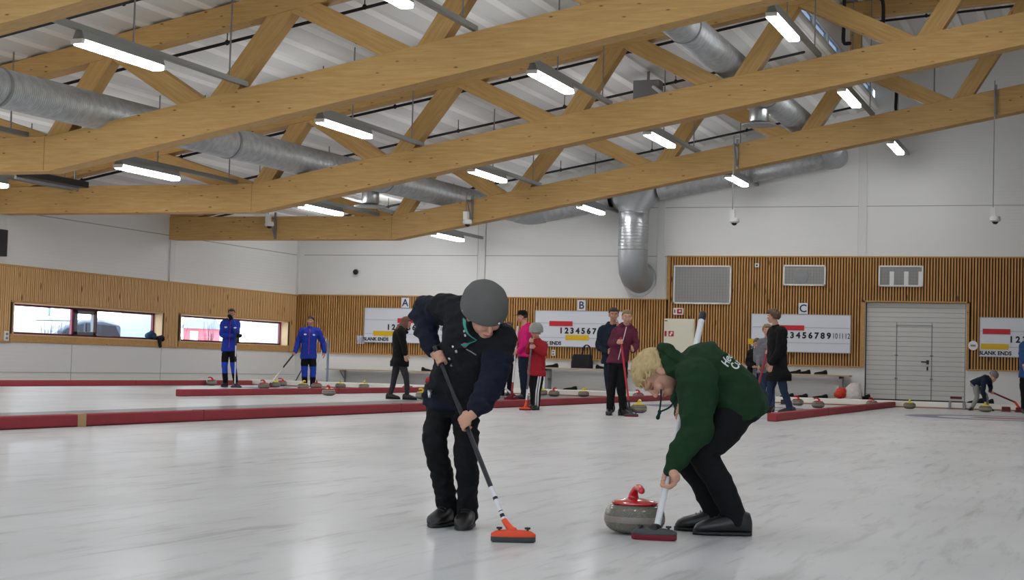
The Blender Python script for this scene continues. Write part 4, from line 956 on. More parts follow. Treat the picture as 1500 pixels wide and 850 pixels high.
def grip(c, a, R, wrist, k, side=1, ts=1):
    """palm and five fingers closed round a shaft: c on its axis, a along it"""
    c = np.array(c); a = unit(a); e = np.array(wrist)-c; e = unit(e-a*np.dot(e, a)); b = side*np.cross(a, e)
    out = []; pc = c+b*(R+.013*k)+e*.028*k
    out.append(ellip(pc, (e*.044*k, a*.043*k, b*.0165*k), 16, 10))
    out.append(tube([wrist, c+e*.072*k+b*(R+.012*k)*.8, pc], [.027*k, .026*k, .02*k], 12, 3))
    rr = R+.0085*k
    pos = lambda th, s: c+a*s+rr*(math.cos(math.radians(th))*b-math.sin(math.radians(th))*e)
    for i, (ln_, rd) in enumerate(((1., .0092), (1.08, .0097), (1.03, .0094), (.85, .0082))):
        s = ts*(1.5-i)*.0205*k
        ang = [-12, 45, 105, 160, 160+60*ln_]
        p = [pos(t, s) for t in ang]; p[0] = p[0]+b*.006*k; p[1] = p[1]+(b*.5-e*.5)*.004*k
        out.append(tube(p, [rd*k*1.08, rd*k*1.06, rd*k, rd*k*.94, rd*k*.85], 10, 3))
    th = [pc+e*.022*k+a*ts*.030*k, pos(-55, ts*.044*k)+e*.006*k, pos(-115, ts*.050*k), pos(-165, ts*.044*k)]
    out.append(tube(th, [.014*k, .0125*k, .011*k, .0092*k], 10, 3))
    return out

def open_hand(wrist, d, n, t, k, curl=.5):
    """relaxed hand: d along the hand, n out of the palm, t towards the thumb"""
    w = np.array(wrist); d = unit(d); n = unit(n-d*np.dot(n, d)); t = unit(np.cross(d, n))*(1 if np.dot(np.cross(d, n), t) > 0 else -1)
    out = [ellip(w+d*.050*k, (d*.052*k, t*.041*k, n*.016*k), 16, 10), tube([w-d*.01*k, w+d*.035*k], [.026*k, .026*k], 12, 2)]
    for i, (ln_, rd) in enumerate(((.070, .0092), (.078, .0096), (.072, .0092), (.056, .0082))):
        s = w+d*.090*k+t*(1.5-i)*.0205*k; p = [s-d*.02*k, s]; dd = d.copy()
        for j in range(3):
            ang = curl*(.35+.35*j); dd = unit(d*math.cos(ang)+n*math.sin(ang)); p.append(p[-1]+dd*ln_*k*(.42, .32, .26)[j])
        out.append(tube(p, [rd*k*1.05, rd*k*1.05, rd*k, rd*k*.93, rd*k*.8], 10, 2))
    b = w+d*.025*k+t*.030*k
    out.append(tube([b, b+(d*.6+t*.7+n*.3)*.032*k, b+(d*1.25+t*.85+n*.6)*.040*k, b+(d*1.8+t*.8+n*.9)*.042*k], [.015*k, .013*k, .011*k, .0088*k], 10, 2))
    return out

class Head:
    def __init__(s, c, face, up, k):
        s.c = np.array(c); y = unit(face); z = np.array(up, float); z = unit(z-y*np.dot(z, y)); x = np.cross(y, z)
        s.x, s.y, s.z, s.k = x, y, z, k
    def p(s, x, y, z): return s.c+s.k*(x*s.x+y*s.y+z*s.z)
    def e(s, c, r, seg=18, rings=12): return ellip(s.p(*c), (s.x*r[0]*s.k, s.y*r[1]*s.k, s.z*r[2]*s.k), seg, rings)
    def t(s, pts, rad, seg=10, sub=3):
        rad = [q*s.k for q in rad] if hasattr(rad, '__len__') else rad*s.k
        return tube([s.p(*q) for q in pts], rad, seg, sub)
    def M(s):
        m = Matrix.Identity(4)
        for i in range(3): m[i][0], m[i][1], m[i][2], m[i][3] = s.x[i]*s.k, s.y[i]*s.k, s.z[i]*s.k, s.c[i]
        return m
    def skin(s):
        o = [s.e((0, -.012, .035), (.073, .093, .082)), s.e((0, .012, -.028), (.060, .070, .078)), s.e((0, .048, -.078), (.034, .034, .030)),
             s.t([(0, .086, .018), (0, .095, -.012), (0, .103, -.028)], [.009, .0115, .0125]), s.e((0, .093, -.032), (.018, .011, .009)),
             s.t([(-.04, .070, .026), (0, .086, .026), (.04, .070, .026)], [.014, .015, .014]),
             s.e((-.036, .060, -.026), (.026, .026, .028)), s.e((.036, .060, -.026), (.026, .026, .028)),
             s.t([(-.022, .078, -.060), (0, .089, -.058), (.022, .078, -.060)], [.006, .0085, .006]), s.t([(-.018, .076, -.070), (0, .086, -.071), (.018, .076, -.070)], [.006, .009, .006])]
        for q in (-1, 1):
            o.append(s.e((q*.076, -.008, -.008), (.010, .021, .031), 12, 8)); o.append(s.e((q*.081, -.016, .004), (.008, .014, .02), 10, 6))
        return o
    def scalp(s, n, r, fringe=.50, side=-.05, back=-.55, out=1.04, jit=.0):
        """lumps of hair spread over the scalp, leaving the face free"""
        o = []; rnd = random.Random(n)
        for i in range(n):
            z = 1-2*(i+.5)/n; a = i*2.39996; q = math.sqrt(1-z*z); x, y = q*math.cos(a), q*math.sin(a)
            lim = fringe if y > .45 else (side if y > -.15 else back)
            if y > .05 and y <= .45: lim = side+(fringe-side)*(y-.05)/.4
            if z < lim: continue
            j = 1+rnd.uniform(-jit, jit)
            c = (x*.073*out*j, -.012+y*.093*out*j, .035+z*.082*out*j); rr = r*rnd.uniform(.8, 1.2)
            o.append(s.e(c, (rr, rr, rr*.9), 8, 6))
        o.append(s.e((0, -.017, .043), (.0735, .090, .081)))
        return o

SKIN = mat('fair_skin', 'C99880', .55, spec=.35, var=.08, vscale=12)
SKIN2 = mat('skin', 'B98970', .55, spec=.35, var=.08, vscale=12)
LIPS = mat('lips', 'A06058', .5)
EYEM = mat('dark_eye', '2A2622', .3)
EYEW = mat('eye_white', 'E5DFD8', .3)

def build_person(key, label, cfg):
    d = P[key]; base = np.array(d['base']); k = cfg.get('k', 1.0); vx = cfg.get('vox', .012); cat = 'person'
    J = {q: np.array(v) for q, v in d.items() if isinstance(v, tuple)}
    zf = cfg.get('floor', 0.)
    root = thing('person', label, cat, tuple(base))
    Lh, Ls = unit(J['hipL']-J['hipR']), unit(J['shL']-J['shR'])
    sw = np.linalg.norm(J['shL']-J['shR'])/2; U = unit(J['neck']-J['pelvis']); F = unit(np.cross(Ls, U))
    hd = Head(J['head'], d['face'], d['up'], cfg.get('hk', 1.05*k))
    Fp = unit(np.cross(Lh, U))
    # spine curve
    sp = spline([J['pelvis'], J['chest'], J['neck']], 6)
    def spine(t): f = t*12; i = min(11, int(f)); return sp[i]+(sp[i+1]-sp[i])*(f-i)
    def st(t, w, dp, off=0.):
        L = unit(Lh*(1-t)+Ls*t); a = unit(spine(min(1, t+.08))-spine(max(0, t-.08))); D = np.cross(L, a)
        return (spine(t)+D*off, L*w, D*dp)
    # --- body: one continuous surface, head, trunk, limbs and hands
    body = [loft([st(0, .13*k, .085*k), st(.35, .115*k, .08*k), st(.65, max(.12*k, sw*.8), .09*k), st(.92, .07*k, .06*k), st(1, .052*k, .05*k)], 16)]
    nb = hd.p(0, -.02, -.06)
    body.append(tube([J['neck']-U*.03*k, J['neck']*.5+nb*.5-F*.008*k, nb, hd.p(0, -.01, 0)], [.062*k, .053*k, .052*k, .05*k], 14, 3)); body += hd.skin()
    for s in 'LR':
        body.append(tube([J['sh'+s]*.7+J['chest']*.3, J['sh'+s], J['sh'+s]*.4+J['el'+s]*.6, J['el'+s], J['el'+s]*.6+J['wr'+s]*.4, J['wr'+s]], [q*k for q in (.05, .048, .042, .036, .035, .026)], 12, 3))
        body.append(tube([J['pelvis']*.3+J['hip'+s]*.7, J['hip'+s]*.5+J['kn'+s]*.5, J['kn'+s], J['kn'+s]*.6+J['an'+s]*.4, J['an'+s]], [q*k for q in (.075, .062, .046, .046, .036)], 12, 3))
        body.append(tube([J['an'+s], J['an'+s]+(0, 0, -.03)+unit(d['toe'+s])*.03, J['an'+s]*(1, 1, 0)+(0, 0, zf+.035)+unit(d['toe'+s])*.11], [.034*k, .033*k, .022*k], 10, 2))
        h = cfg['hand'+s]
        if h[0] == 'grip':
            A, B = J['shaft_top'], J['shaft_bot']; a = unit(A-B); c = J[h[1]]; c = B+a*np.dot(c-B, a)
            body += grip(c, a, h[2], J['wr'+s], k*cfg.get('handk', 1), h[3], h[4])
        else: body += open_hand(J['wr'+s], np.array(h[1]), np.array(h[2]), np.array(h[3]), k*cfg.get('handk', 1), h[4] if len(h) > 4 else .6)
    finish('body', remesh(body, cfg.get('bvox', vx*.72), 2), cfg.get('skin', SKIN), root)
    # --- face
    if cfg.get('face', 1):
        lk = cfg.get('look', 'open')
        for q in (-1, 1):
            if lk == 'open':
                MB().add(hd.e((q*.031, .073, .004), (.014, .011, .0085), 12, 8)).build('eye', EYEW, root, smooth='all')
                MB().add(hd.e((q*.031, .082, .004), (.0065, .004, .0065), 10, 6)).build('iris', EYEM, root, smooth='all')
            else:
                MB().add(hd.t([(q*.018, .085, .001), (q*.031, .085, -.004), (q*.045, .076, .0)], [.0016, .0026, .0016], 6, 3)).build('eyelash', EYEM, root, smooth='all')
            MB().add(hd.t([(q*.014, .094, .024), (q*.032, .090, .030), (q*.050, .072, .024)], [.003, .0045, .002], 8, 3)).build('eyebrow', cfg['hairmat'], root, smooth='all')
        MB().add(hd.t([(-.024, .082, -.062), (-.01, .093, -.064), (.01, .093, -.064), (.024, .082, -.062)], [.002, .0042, .0042, .002], 8, 3)).build('mouth', LIPS, root, smooth='all')
    # --- trousers
    tr = cfg['trousers']; q = tr.get('loose', 1.); hipr = tr.get('hip', 1.)
    up2 = unit(U+unit(J['pelvis']-(J['knL']+J['knR'])/2)); D2 = np.cross(Lh, up2)
    parts = [loft([(J['pelvis']+up2*.07*k, Lh*.135*k, D2*.092*k), (J['pelvis']+up2*.03*k, Lh*.165*k*hipr, D2*.115*k*hipr), (J['pelvis']-up2*.07*k, Lh*.165*k*hipr, D2*.115*k*hipr), (J['pelvis']-up2*.12*k, Lh*.12*k, D2*.09*k)], 20)]
    for s in 'LR':
        H, K, A = J['hip'+s], J['kn'+s], J['an'+s].copy()
        lo = A+unit(A-K)*tr.get('len', .02)
        rr = tr.get('r', (.098, .088, .072, .067, .058))
        parts.append(tube([J['pelvis']*.25+H*.75+up2*.02, H*.5+K*.5, K, K*.5+A*.5+Fp*(-.01), lo], [x*k*q for x in rr], 18, 4))
    finish('trousers', remesh(parts, vx, 3), tr['mat'], root, tr.get('pick'), tr.get('folds', .008), tr.get('freq', 8), 3.1)
    # --- jacket
    jk = cfg['jacket']; lo = jk.get('loose', 1.); hem = jk.get('hem', .08)*k
    sw2 = max(sw*.92, .14*k)
    hw = jk.get('hemw', .175)*k*lo
    hd_ = unit(U+up2+np.array((0, 0, jk.get('drop', 0))))
    D0 = np.cross(Lh, hd_); parts = [loft([(J['pelvis']-hd_*hem, Lh*hw, D0*.125*k*lo*jk.get('dep', 1)), (J['pelvis']-hd_*hem*.5, Lh*hw*1.02, D0*.128*k*lo*jk.get('dep', 1)),
        st(.02, .172*k*lo, .122*k*lo), st(.30, .160*k*lo, .118*k*lo, jk.get('belly', 0)), st(.60, max(.165*k, sw2)*lo, .130*k*lo*jk.get('chestd', 1)), st(.80, sw2*lo*.95, .115*k*lo), st(.93, sw2*.72, .085*k), st(1.03, .072*k, .068*k)], 28, 2.4)]
    for s in 'LR':
        Sh, El, Wr = J['sh'+s], J['el'+s], J['wr'+s]
        end = El+(Wr-El)*jk.get('cuff', .95); sr = jk.get('sl', (.085, .080, .068, .062, .056, .046))
        parts.append(tube([Sh*.55+spine(.85)*.45, Sh, Sh*.5+El*.5, El, El*.5+end*.5, end], [x*k*lo for x in sr], 18, 4))
        parts.append(tube([J['neck']-U*.02, J['neck']*.45+Sh*.55, Sh], [.062*k, .072*k, .070*k*lo], 14, 3))
    nk = J['neck']
    ax = unit(hd.p(0, -.02, -.05)-nk)
    la = unit(Ls-ax*np.dot(Ls, ax)); fo = np.cross(la, ax)
    col = jk.get('collar', 'stand')
    if col == 'stand':
        parts.append(loft([(nk-ax*.04*k, la*.085*k, fo*.08*k), (nk+ax*.015*k, la*.070*k, fo*.068*k), (nk+ax*jk.get('colh', .05)*k, la*.066*k, fo*.066*k)], 20))
    elif col == 'hood':
        ring = [nk+ax*(.015+.03*(1-math.cos(a))/2)*k+la*math.sin(a)*.088*k+fo*(math.cos(a))*.082*k for a in np.linspace(-2.7, 2.7, 9)]
        b0 = nk-fo*.07*k
        ring = [nk+ax*.012*k+(la*math.sin(a)*.088+(-fo)*math.cos(a)*.085)*k + ax*.045*k*max(0, math.cos(a)) for a in np.linspace(-2.5, 2.5, 11)]
        parts.append(tube(ring, [.02*k]+[.034*k*jk.get('hoodr', 1)]*9+[.02*k], 12, 3))
        ring2 = [nk-fo*.035*k-ax*.012*k+(la*math.sin(a)*.118-fo*math.cos(a)*.112)*k+ax*.03*k*max(0, math.cos(a)) for a in np.linspace(-2.0, 2.0, 11)]
        parts.append(tube(ring2, [.012*k]+[.024*k]*9+[.012*k], 12, 3))
        parts.append(ellip(nk-fo*.085*k-U*.055*k, (la*.10*k, fo*.045*k, U*.085*k), 16, 10))
    jme = remesh(parts, vx, jk.get('smooth', 4))
    finish('jacket', jme, jk['mat'], root, (lambda c: jk['pick'](np.array(c), J)) if 'pick' in jk else None, jk.get('folds', .009), jk.get('freq', 7), 1.7)
    bvh = BVHTree.FromPolygons([v.co.copy() for v in jme.vertices], [tuple(p.vertices) for p in jme.polygons])
    for s in 'LR':
        El, Wr = J['el'+s], J['wr'+s]; c1 = El+(Wr-El)*jk.get('cuff', .95); a = unit(Wr-El)
        if jk.get('cuffmat'): MB().add(tube([c1-a*.05*k, c1+a*.012*k], [.045*k, .038*k], 16, 2)).build('cuff', jk['cuffmat'], root, smooth='all')
    # --- shoes
    for s in 'LR':
        A = J['an'+s]; t = unit(np.array(d['toe'+s])*(1, 1, 0)); sd = np.array((-t[1], t[0], 0)); kk = k*cfg.get('shoek', 1.); g = np.array((A[0], A[1], zf))
        o = MB().add(loft([(g+t*x*kk+np.array((0, 0, (.012+hh*kk)/2)), sd*w*kk, np.array((0, 0, max(.004, (hh*kk-.012)/2)))) for x, w, hh in ((-.088, .024, .08), (-.076, .040, .118), (-.03, .046, .135), (.02, .047, .125), (.07, .050, .102), (.12, .054, .085), (.165, .050, .072), (.195, .036, .055), (.209, .012, .034))], 18, 2.5)).build('shoe', cfg.get('shoemat', M['shoe']), root, smooth='all')
        MB().add(loft([(g+t*x*kk+np.array((0, 0, .012)), sd*w*kk, np.array((0, 0, .011))) for x, w in ((-.088, .02), (-.075, .038), (-.03, .045), (.06, .047), (.12, .052), (.165, .048), (.2, .03), (.214, .01))], 16, 3)).build('sole', cfg.get('solemat', M['black']), o, smooth=True)
        if cfg.get('laces'):
            top = g+t*.03*kk+np.array((0, 0, .128*kk)); ls = MB()
            for i in range(4):
                c = g+t*(.035+.022*i)*kk+np.array((0, 0, (.127-.013*i)*kk)); ls.add(tube([c-sd*.022*kk, c+np.array((0, 0, .006)), c+sd*.022*kk], .0028, 6, 3))
            for q_ in (-1, 1): ls.add(tube([top, top+sd*q_*.02+t*.01+np.array((0, 0, .012)), top+sd*q_*.036+t*.016, top+sd*q_*.018+t*.02-np.array((0, 0, .004)), top], .0026, 6, 4))
            ls.build('lace', M['black'], o, smooth='all')
    for s in cfg.get('gloves', ''):
        h = cfg['hand'+s]; finish('glove', remesh(open_hand(J['wr'+s], np.array(h[1]), np.array(h[2]), np.array(h[3]), k*1.25, h[4]), .009, 2), M['blackcloth'], root)
    # --- hair or headgear
    hs = cfg['hair']
    hm = cfg['hairmat']
    if hs == 'short': finish('hair', remesh(hd.scalp(260, .015, *cfg.get('line', (.42, -.02, -.5))), cfg.get('hvox', .009), 2), hm, root)
    elif hs == 'bushy': finish('hair', remesh(hd.scalp(200, .028, .45, -.15, -.6, 1.10, .10), cfg.get('hvox', .009), 1), hm, root)
    elif hs == 'tied': finish('hair', remesh(hd.scalp(260, .014, .55, .0, -.5)+[hd.e((0, -.115, .02), (.03, .035, .035))], .009, 2), hm, root)
    elif hs == 'bob': finish('hair', remesh(hd.scalp(260, .022, .45, -.45, -.75, 1.08, .05), .009, 2), hm, root)
    elif hs == 'long':
        lk = hd.scalp(260, .018, .4, -.4, -.7, 1.05)
        for a in np.linspace(-1.9, 1.9, 13):
            lk.append(hd.t([(math.sin(a)*.075, -math.cos(a)*.095, .02), (math.sin(a)*.09, -math.cos(a)*.115, -.08), (math.sin(a)*.08, -math.cos(a)*.13-.02, -.19), (math.sin(a)*.05, -.15, -.27)], [.02, .022, .02, .01], 8, 3))
        finish('hair', remesh(lk, .010, 2), hm, root)
    elif hs == 'under': pass
    if 'extras' in cfg: cfg['extras'](root, J, hd, bvh, k, dict(U=U, F=F, Ls=Ls, base=base))
    return root

def dome(hd, name, m, parent, prof, sy=1.12, vent=None):
    return MB().add(xf(lathe(prof, 40, 1, sy), hd.M())).build(name, m, parent, smooth=True)
def hit(bvh, base, p):
    o = CAMP-Vector(base); q = Vector(p); dr = (q-o).normalized()
    r = bvh.ray_cast(o, dr, 30)
    return (r[0], r[1]) if r[0] is not None else (q, -dr)

M['shoe'] = mat('black_leather_shoe', '1B1A1B', .38, bump=.1, bscale=60)
M['navy'] = cloth('navy_softshell', '141929'); M['blackcloth'] = cloth('black_cloth', '0F1013'); M['charcoal'] = cloth('charcoal_jacket', '17181C')
M['green'] = cloth('forest_green_fleece', '1B3620', .95, .3, 120); M['green2'] = cloth('green_rib', '1A331F', .95)
M['blue'] = cloth('royal_blue_softshell', '2038A2', .7); M['bluepatch'] = cloth('blue_panel', '2546B8', .7)
M['pink'] = cloth('hot_pink_jacket', 'D81E73', .7); M['redjk'] = cloth('red_jacket', '9C1C28', .7); M['maroon'] = cloth('maroon_fleece', '622A3E', .95)
M['darknavy'] = cloth('dark_navy_cloth', '1C2533'); M['greyfleece'] = cloth('grey_fleece', '77777C'); M['jeans'] = cloth('blue_jeans', '33435F'); M['jeans2'] = cloth('dark_jeans', '28344C')
M['greytrs'] = cloth('grey_jogging', '8E8E8C'); M['whitetape'] = mat('white_stripe', 'D8D8DA', .6); M['felt'] = cloth('grey_felt', '62615F', .95, .35, 140); M['teal'] = cloth('teal_strap', '4C9A90', .7); M['rivet'] = mat('rivet', 'C9CACB', .25, metal=.8)
H_BLOND = mat('blond_hair', 'B9A172', .6, bump=.5, bscale=45, var=.25, vscale=30); H_BROWN = mat('brown_hair', '5A4634', .6, bump=.5, bscale=60, var=.2, vscale=30); H_DARK = mat('dark_hair', '2A221E', .6, bump=.4, bscale=60, var=.2, vscale=30)
H_GINGER = mat('auburn_hair', '6B4030', .6, bump=.5, bscale=60, var=.2, vscale=30); H_FAIR = mat('fair_brown_hair', '8A7350', .6, bump=.5, bscale=60, var=.2, vscale=30)

# -- the sweeper in navy
def near_arm(c, J, s, t0=.45):
    m = J['sh'+s]*(1-t0)+J['el'+s]*t0
    return min(seg_d(c, m, J['el'+s]), seg_d(c, J['el'+s], J['wr'+s]))
def ex_navy(root, J, hd, bvh, k, q):
    base = q['base']
    hel = MB().add(xf(lathe([(0, .145), (.035, .142), (.068, .130), (.094, .106), (.110, .072), (.116, .035), (.1165, .005), (.114, -.006), (.109, -.004), (.108, .03), (.10, .07), (.085, .10), (.05, .125), (0, .132)], 44, 1, 1.14), hd.M() @ Matrix.Translation((0, -.012, .022)) @ Matrix.Rotation(-.06, 4, 'X'))).build('helmet', M['felt'], root, smooth=True)
    MB().add(ellip(hd.p(-.028, .1235, .028), (.0075, .0075, .0075), 12, 8)).build('rivet', M['rivet'], hel, smooth='all')
    MB().add(ellip(hd.p(.1105, -.01, .03), (.0075, .0075, .0075), 12, 8)).build('rivet', M['rivet'], hel, smooth='all')
    def strap(pts, w, m):
        st = []
        P_ = spline(pts, 4)
        for i, p in enumerate(P_):
            t = unit(P_[min(i+1, len(P_)-1)]-P_[max(0, i-1)]); n = unit(p-hd.c); n = unit(n-t*np.dot(n, t)); st.append((p, np.cross(t, n)*w, n*.0025))
        return MB().add(loft(st, 8, 4)).build('chin_strap', m, hel, smooth=True)
    strap([hd.p(.112, .02, .0), hd.p(.106, .025, -.04), hd.p(.086, .035, -.082), hd.p(.04, .05, -.118)], .0135, M['teal'])
    strap([hd.p(-.107, .02, .0), hd.p(-.098, .02, -.04), hd.p(-.078, .03, -.082), hd.p(-.04, .05, -.118), hd.p(0, .052, -.124), hd.p(.04, .05, -.118)], .0135, M['teal'])
    strap([hd.p(-.108, -.03, .0), hd.p(-.10, -.01, -.04), hd.p(-.085, .025, -.075)], .012, M['teal'])
    tg, n = hit(bvh, base, J['tg'])
    n = np.array(n); tgp = np.array(tg)+n*.012
    a = hd.p(.05, .06, -.112)
    strap([a, a*.5+tgp*.5+n*.03, tgp+n*.012], .014, M['teal'])
    MB().add(ellip(tgp, (.013, .010, .014), 12, 8)).build('strap_end', mat('red_tag', 'B02028', .6), hel, smooth='all')
    for b in ('b1', 'b2', 'b3', 'b4', 'b5', 'b6'):
        p, n = hit(bvh, base, J[b]); Mx = Matrix.Translation(p) @ n.to_track_quat('Z', 'Y').to_matrix().to_4x4()
        MB().add(xf(lathe([(0, .006), (.006, .0055), (.0085, .002), (.0085, -.003)], 14), Mx)).build('snap_button', M['rivet'], root, smooth=True)
    pts = [hit(bvh, base, J[z]) for z in ('z1', 'z2', 'z3')]
    MB().add(tube([np.array(p)+np.array(n)*.002 for p, n in pts], .0035, 8, 4)).build('pocket_zip', M['steel'], root, smooth='all')
    # white letters on the thigh
    tro = [c for c in root.children if c.name.startswith('trousers')][0].data
    tb = BVHTree.FromPolygons([v.co.copy() for v in tro.vertices], [tuple(p.vertices) for p in tro.polygons])
    letters('FH', .045, tb, base, J['fh'], unit((P['boy_navy']['er'][0], P['boy_navy']['er'][1], .12)), root)
def letters(s, size, bvh, base, J0, xd, root, yd=None, bold=.004, spacing=1., N=None):
    p, n = hit(bvh, base, J0); n = np.array(N) if N is not None else np.array(n)
    xd = np.array(xd); xd = unit(xd-n*np.dot(xd, n)); y = np.cross(n, xd)
    me = text_mesh(s, size, bold, 0, 'LEFT', spacing)
    import bmesh
    bm = bmesh.new(); bm.from_mesh(me)
    for it in range(2): bmesh.ops.subdivide_edges(bm, edges=[e for e in bm.edges if e.calc_length() > .006], cuts=1)
    bm.to_mesh(me); bm.free()
    p = np.array(p)
    for v in me.vertices:
        o = p+xd*v.co.x+y*v.co.y
        r = bvh.ray_cast(Vector(o+n*.12), Vector(-n), .4)
        v.co = (r[0]+Vector(n)*.0035) if r[0] is not None else Vector(o)
    me.materials.clear(); me.materials.append(M['whitetape']); me.name = 'lettering'
    return link('lettering', me, root)

def side_navy(c): return 0
cfgA = dict(k=.92, vox=.0075, bvox=.0046, hk=1.0, handL=('grip', 'shaft_lo', .0125, -1, 1), handR=('grip', 'shaft_up', .0125, -1, 1), hair='under', hairmat=H_FAIR, look='down', shoek=1.0, laces=1,
    trousers=dict(mat=M['blackcloth'], loose=.98, folds=.010, freq=11, r=(.084, .070, .064, .058, .054), len=.03, hip=.88),
    jacket=dict(mat=[M['charcoal'], M['navy']], hemw=.155, pick=lambda c, J: 1 if min(near_arm(c, J, 'L', .5), near_arm(c, J, 'R', .5)) < .085 or np.dot(c-J['pelvis'], unit(J['neck']-J['pelvis'])) < .02 else 0, hem=.055, loose=1.04, cuff=.93, folds=.020, freq=8, colh=.07, cuffmat=M['charcoal']),
    extras=ex_navy)
build_person('boy_navy', 'boy in navy jacket and grey felt helmet, bent over sweeping in the foreground', cfgA)

# -- the sweeper in green
def ex_green(root, J, hd, bvh, k, q):
    base = q['base']; U = q['U']
    cap = hd.scalp(240, .018, .42, -.22, -.42, 1.05, .04); rnd = random.Random(5)
    for i in range(260):
        z = 1-2*(i+.5)/260; a = i*2.39996; s = math.sqrt(1-z*z); x, y = s*math.cos(a), s*math.sin(a)
        lim = .30 if y > .4 else (-.12 if y > -.1 else -.35)
        if z < lim: continue
        c = np.array((x*.080, -.012+y*.104, .035+z*.094))
        t = np.array((rnd.uniform(-1, 1), rnd.uniform(-.3, 1), rnd.uniform(-.8, .4))); n = unit((x, y, z)); t = unit(t-n*np.dot(t, n)); b = np.cross(n, t)
        fl = np.array((rnd.uniform(-.5, .5), 1.0, -.35+rnd.uniform(-.4, .4))); t = unit(fl-n*np.dot(fl, n)); b = np.cross(n, t)
        R_ = rnd.uniform(.006, .013); w0 = rnd.uniform(0, 6)
        pts = [c+n*(.002+.007*math.sin(j*.9+w0)-.0012*(j-2.5)**2)+t*(j-2.5)*.014+b*R_*math.sin(j*1.0+w0) for j in range(6)]
        cap.append(hd.t([tuple(p) for p in pts], [.003, .0055, .0062, .006, .005, .002], 8, 3))
    finish('hair', remesh(cap, .0034, 1), H_BLOND, root)
    p, n = hit(bvh, base, J['t1']); nn = unit(np.array(n)+np.array((0, 0, .35)))
    yd = -U; xx = np.cross(unit(U-nn*np.dot(U, nn)), nn)
    letters('Hed', .062, bvh, base, J['t1'], xx, root, bold=.0015, N=nn); letters('Curl', .062, bvh, base, J['t2'], xx, root, bold=.0015, N=nn)
    MB().add(tube([J['str1']+np.array((0, 0, .05)), J['str1'], J['knot']*.5+J['str1']*.5, J['knot']], .0045, 8, 4)).add(tube([J['str2']+np.array((0, 0, .03)), J['str2']*.6+J['knot']*.4-np.array((0, 0, .008)), J['knot']], .0045, 8, 4)).add(ellip(J['knot'], (.010, .010, .014), 10, 8)).add(tube([J['knot'], J['knot']+np.array((-.008, 0, -.028))], [.006, .011], 8, 2)).build('drawstring', cloth('dark_green_cord', '12352C'), root, smooth='all')
cfgB = dict(k=.92, vox=.0075, bvox=.0042, hk=1.02, handL=('grip', 'shaft_lo', .0165, 1, -1), handR=('grip', 'shaft_up', .0165, -1, -1), hair='custom', hairmat=H_BLOND, look='down', shoek=1.08, laces=1,
    trousers=dict(mat=M['blackcloth'], loose=1.0, folds=.006, freq=7, r=(.105, .095, .080, .072, .058), len=.03),
    jacket=dict(mat=M['green'], hem=.095, drop=1.6, hemw=.16, loose=1.10, dep=.93, cuff=.93, folds=.018, freq=6.5, collar='hood', hoodr=1.5, chestd=1.08, cuffmat=M['green2'], sl=(.098, .098, .088, .074, .058, .044), smooth=9),
    extras=ex_green)
build_person('boy_green', 'boy in dark green hooded sweatshirt with curly blond hair, stooping to sweep', cfgB)

# -- the others
er = lambda key: np.array(P[key]['er'])
def dirs(key):
    r = er(key); return r, np.array((-r[1], r[0], 0)), np.array((0, 0, 1.))
def zipper(m, w=.008):
    def f(root, J, hd, bvh, k, q):
        pts = []
        for t in np.linspace(.0, 1, 7):
            c = J['pelvis']*(1-t)+J['neck']*t if t > .5 else J['pelvis']*(1-2*t)+J['chest']*2*t
            if t > .5: c = J['chest']*(2-2*t)+J['neck']*(2*t-1)
            r = bvh.ray_cast(Vector(c+q['F']*.6), Vector(-q['F']), 1.)
            if r[0] is not None: pts.append(np.array(r[0])+q['F']*.004)
        if len(pts) > 2: MB().add(tube(pts, w, 8, 2)).build('zip', m, root, smooth='all')
    return f
def logo(root, J, bvh, q, t, side, m, size=.04):
    c = J['chest']*(1-t)+J['neck']*t+q['Ls']*side
    r = bvh.ray_cast(Vector(c+q['F']*.6), Vector(-q['F']), 1.)
    if r[0] is not None:
        Mx = Matrix.Translation(r[0]) @ r[1].to_track_quat('Z', 'Y').to_matrix().to_4x4()
        MB().add(xf(lathe([(0, .006), (size*.9, .005), (size, -.01)], 14, 1, .6), Mx)).build('badge', m, root, smooth=True)
def blue_ex(root, J, hd, bvh, k, q):
    zipper(mat('magenta_zip', 'B0305A', .6))(root, J, hd, bvh, k, q); logo(root, J, bvh, q, .3, -.12, M['whitetape'], .045); logo(root, J, bvh, q, .25, .13, M['whitetape'], .04)
    MB().add(hd.t([(-.05, .04, -.06), (0, .083, -.085), (.05, .04, -.06)], [.012, .014, .012], 8, 3)).build('beard', H_DARK, root, smooth='all') if q.get('beard') else None
K1 = 'man_blue_hand_on_chin'; r_, a_, z_ = dirs(K1)
build_person(K1, 'man in blue sports jacket standing with his hand at his mouth by the window', dict(k=1.1, hk=1.12, handk=1.05, handL=('open', z_*.8-r_*.5, a_, -r_, 1.2), handR=('open', r_, a_, z_, .8), hair='short', hairmat=H_DARK, skin=SKIN2, gloves='LR',
    trousers=dict(mat=[M['blackcloth'], M['bluepatch']], pick=lambda c: 1 if .38 < c[2] < .68 else 0, loose=1.0), jacket=dict(mat=M['blue'], hem=.10, loose=1.06, cuff=.98), extras=blue_ex, shoek=1.1))
K2 = 'man_blue_broom'; r_, a_, z_ = dirs(K2)
build_person(K2, 'man in blue sports jacket and black cap-like hair holding a broom out to the left', dict(k=1.1, hk=1.12, handR=('grip', 'shaft_up', .02, 1, 1), handL=('open', -z_, a_*.3-r_, a_*-1, .5), hair='short', hairmat=H_DARK, skin=SKIN2,
    trousers=dict(mat=[M['blackcloth'], M['bluepatch']], pick=lambda c: 1 if .32 < c[2] < .62 else 0, loose=1.1), jacket=dict(mat=M['blue'], hem=.12, loose=1.18), extras=blue_ex, shoek=1.1))
K3 = 'woman_black_coat'; r_, a_, z_ = dirs(K3)
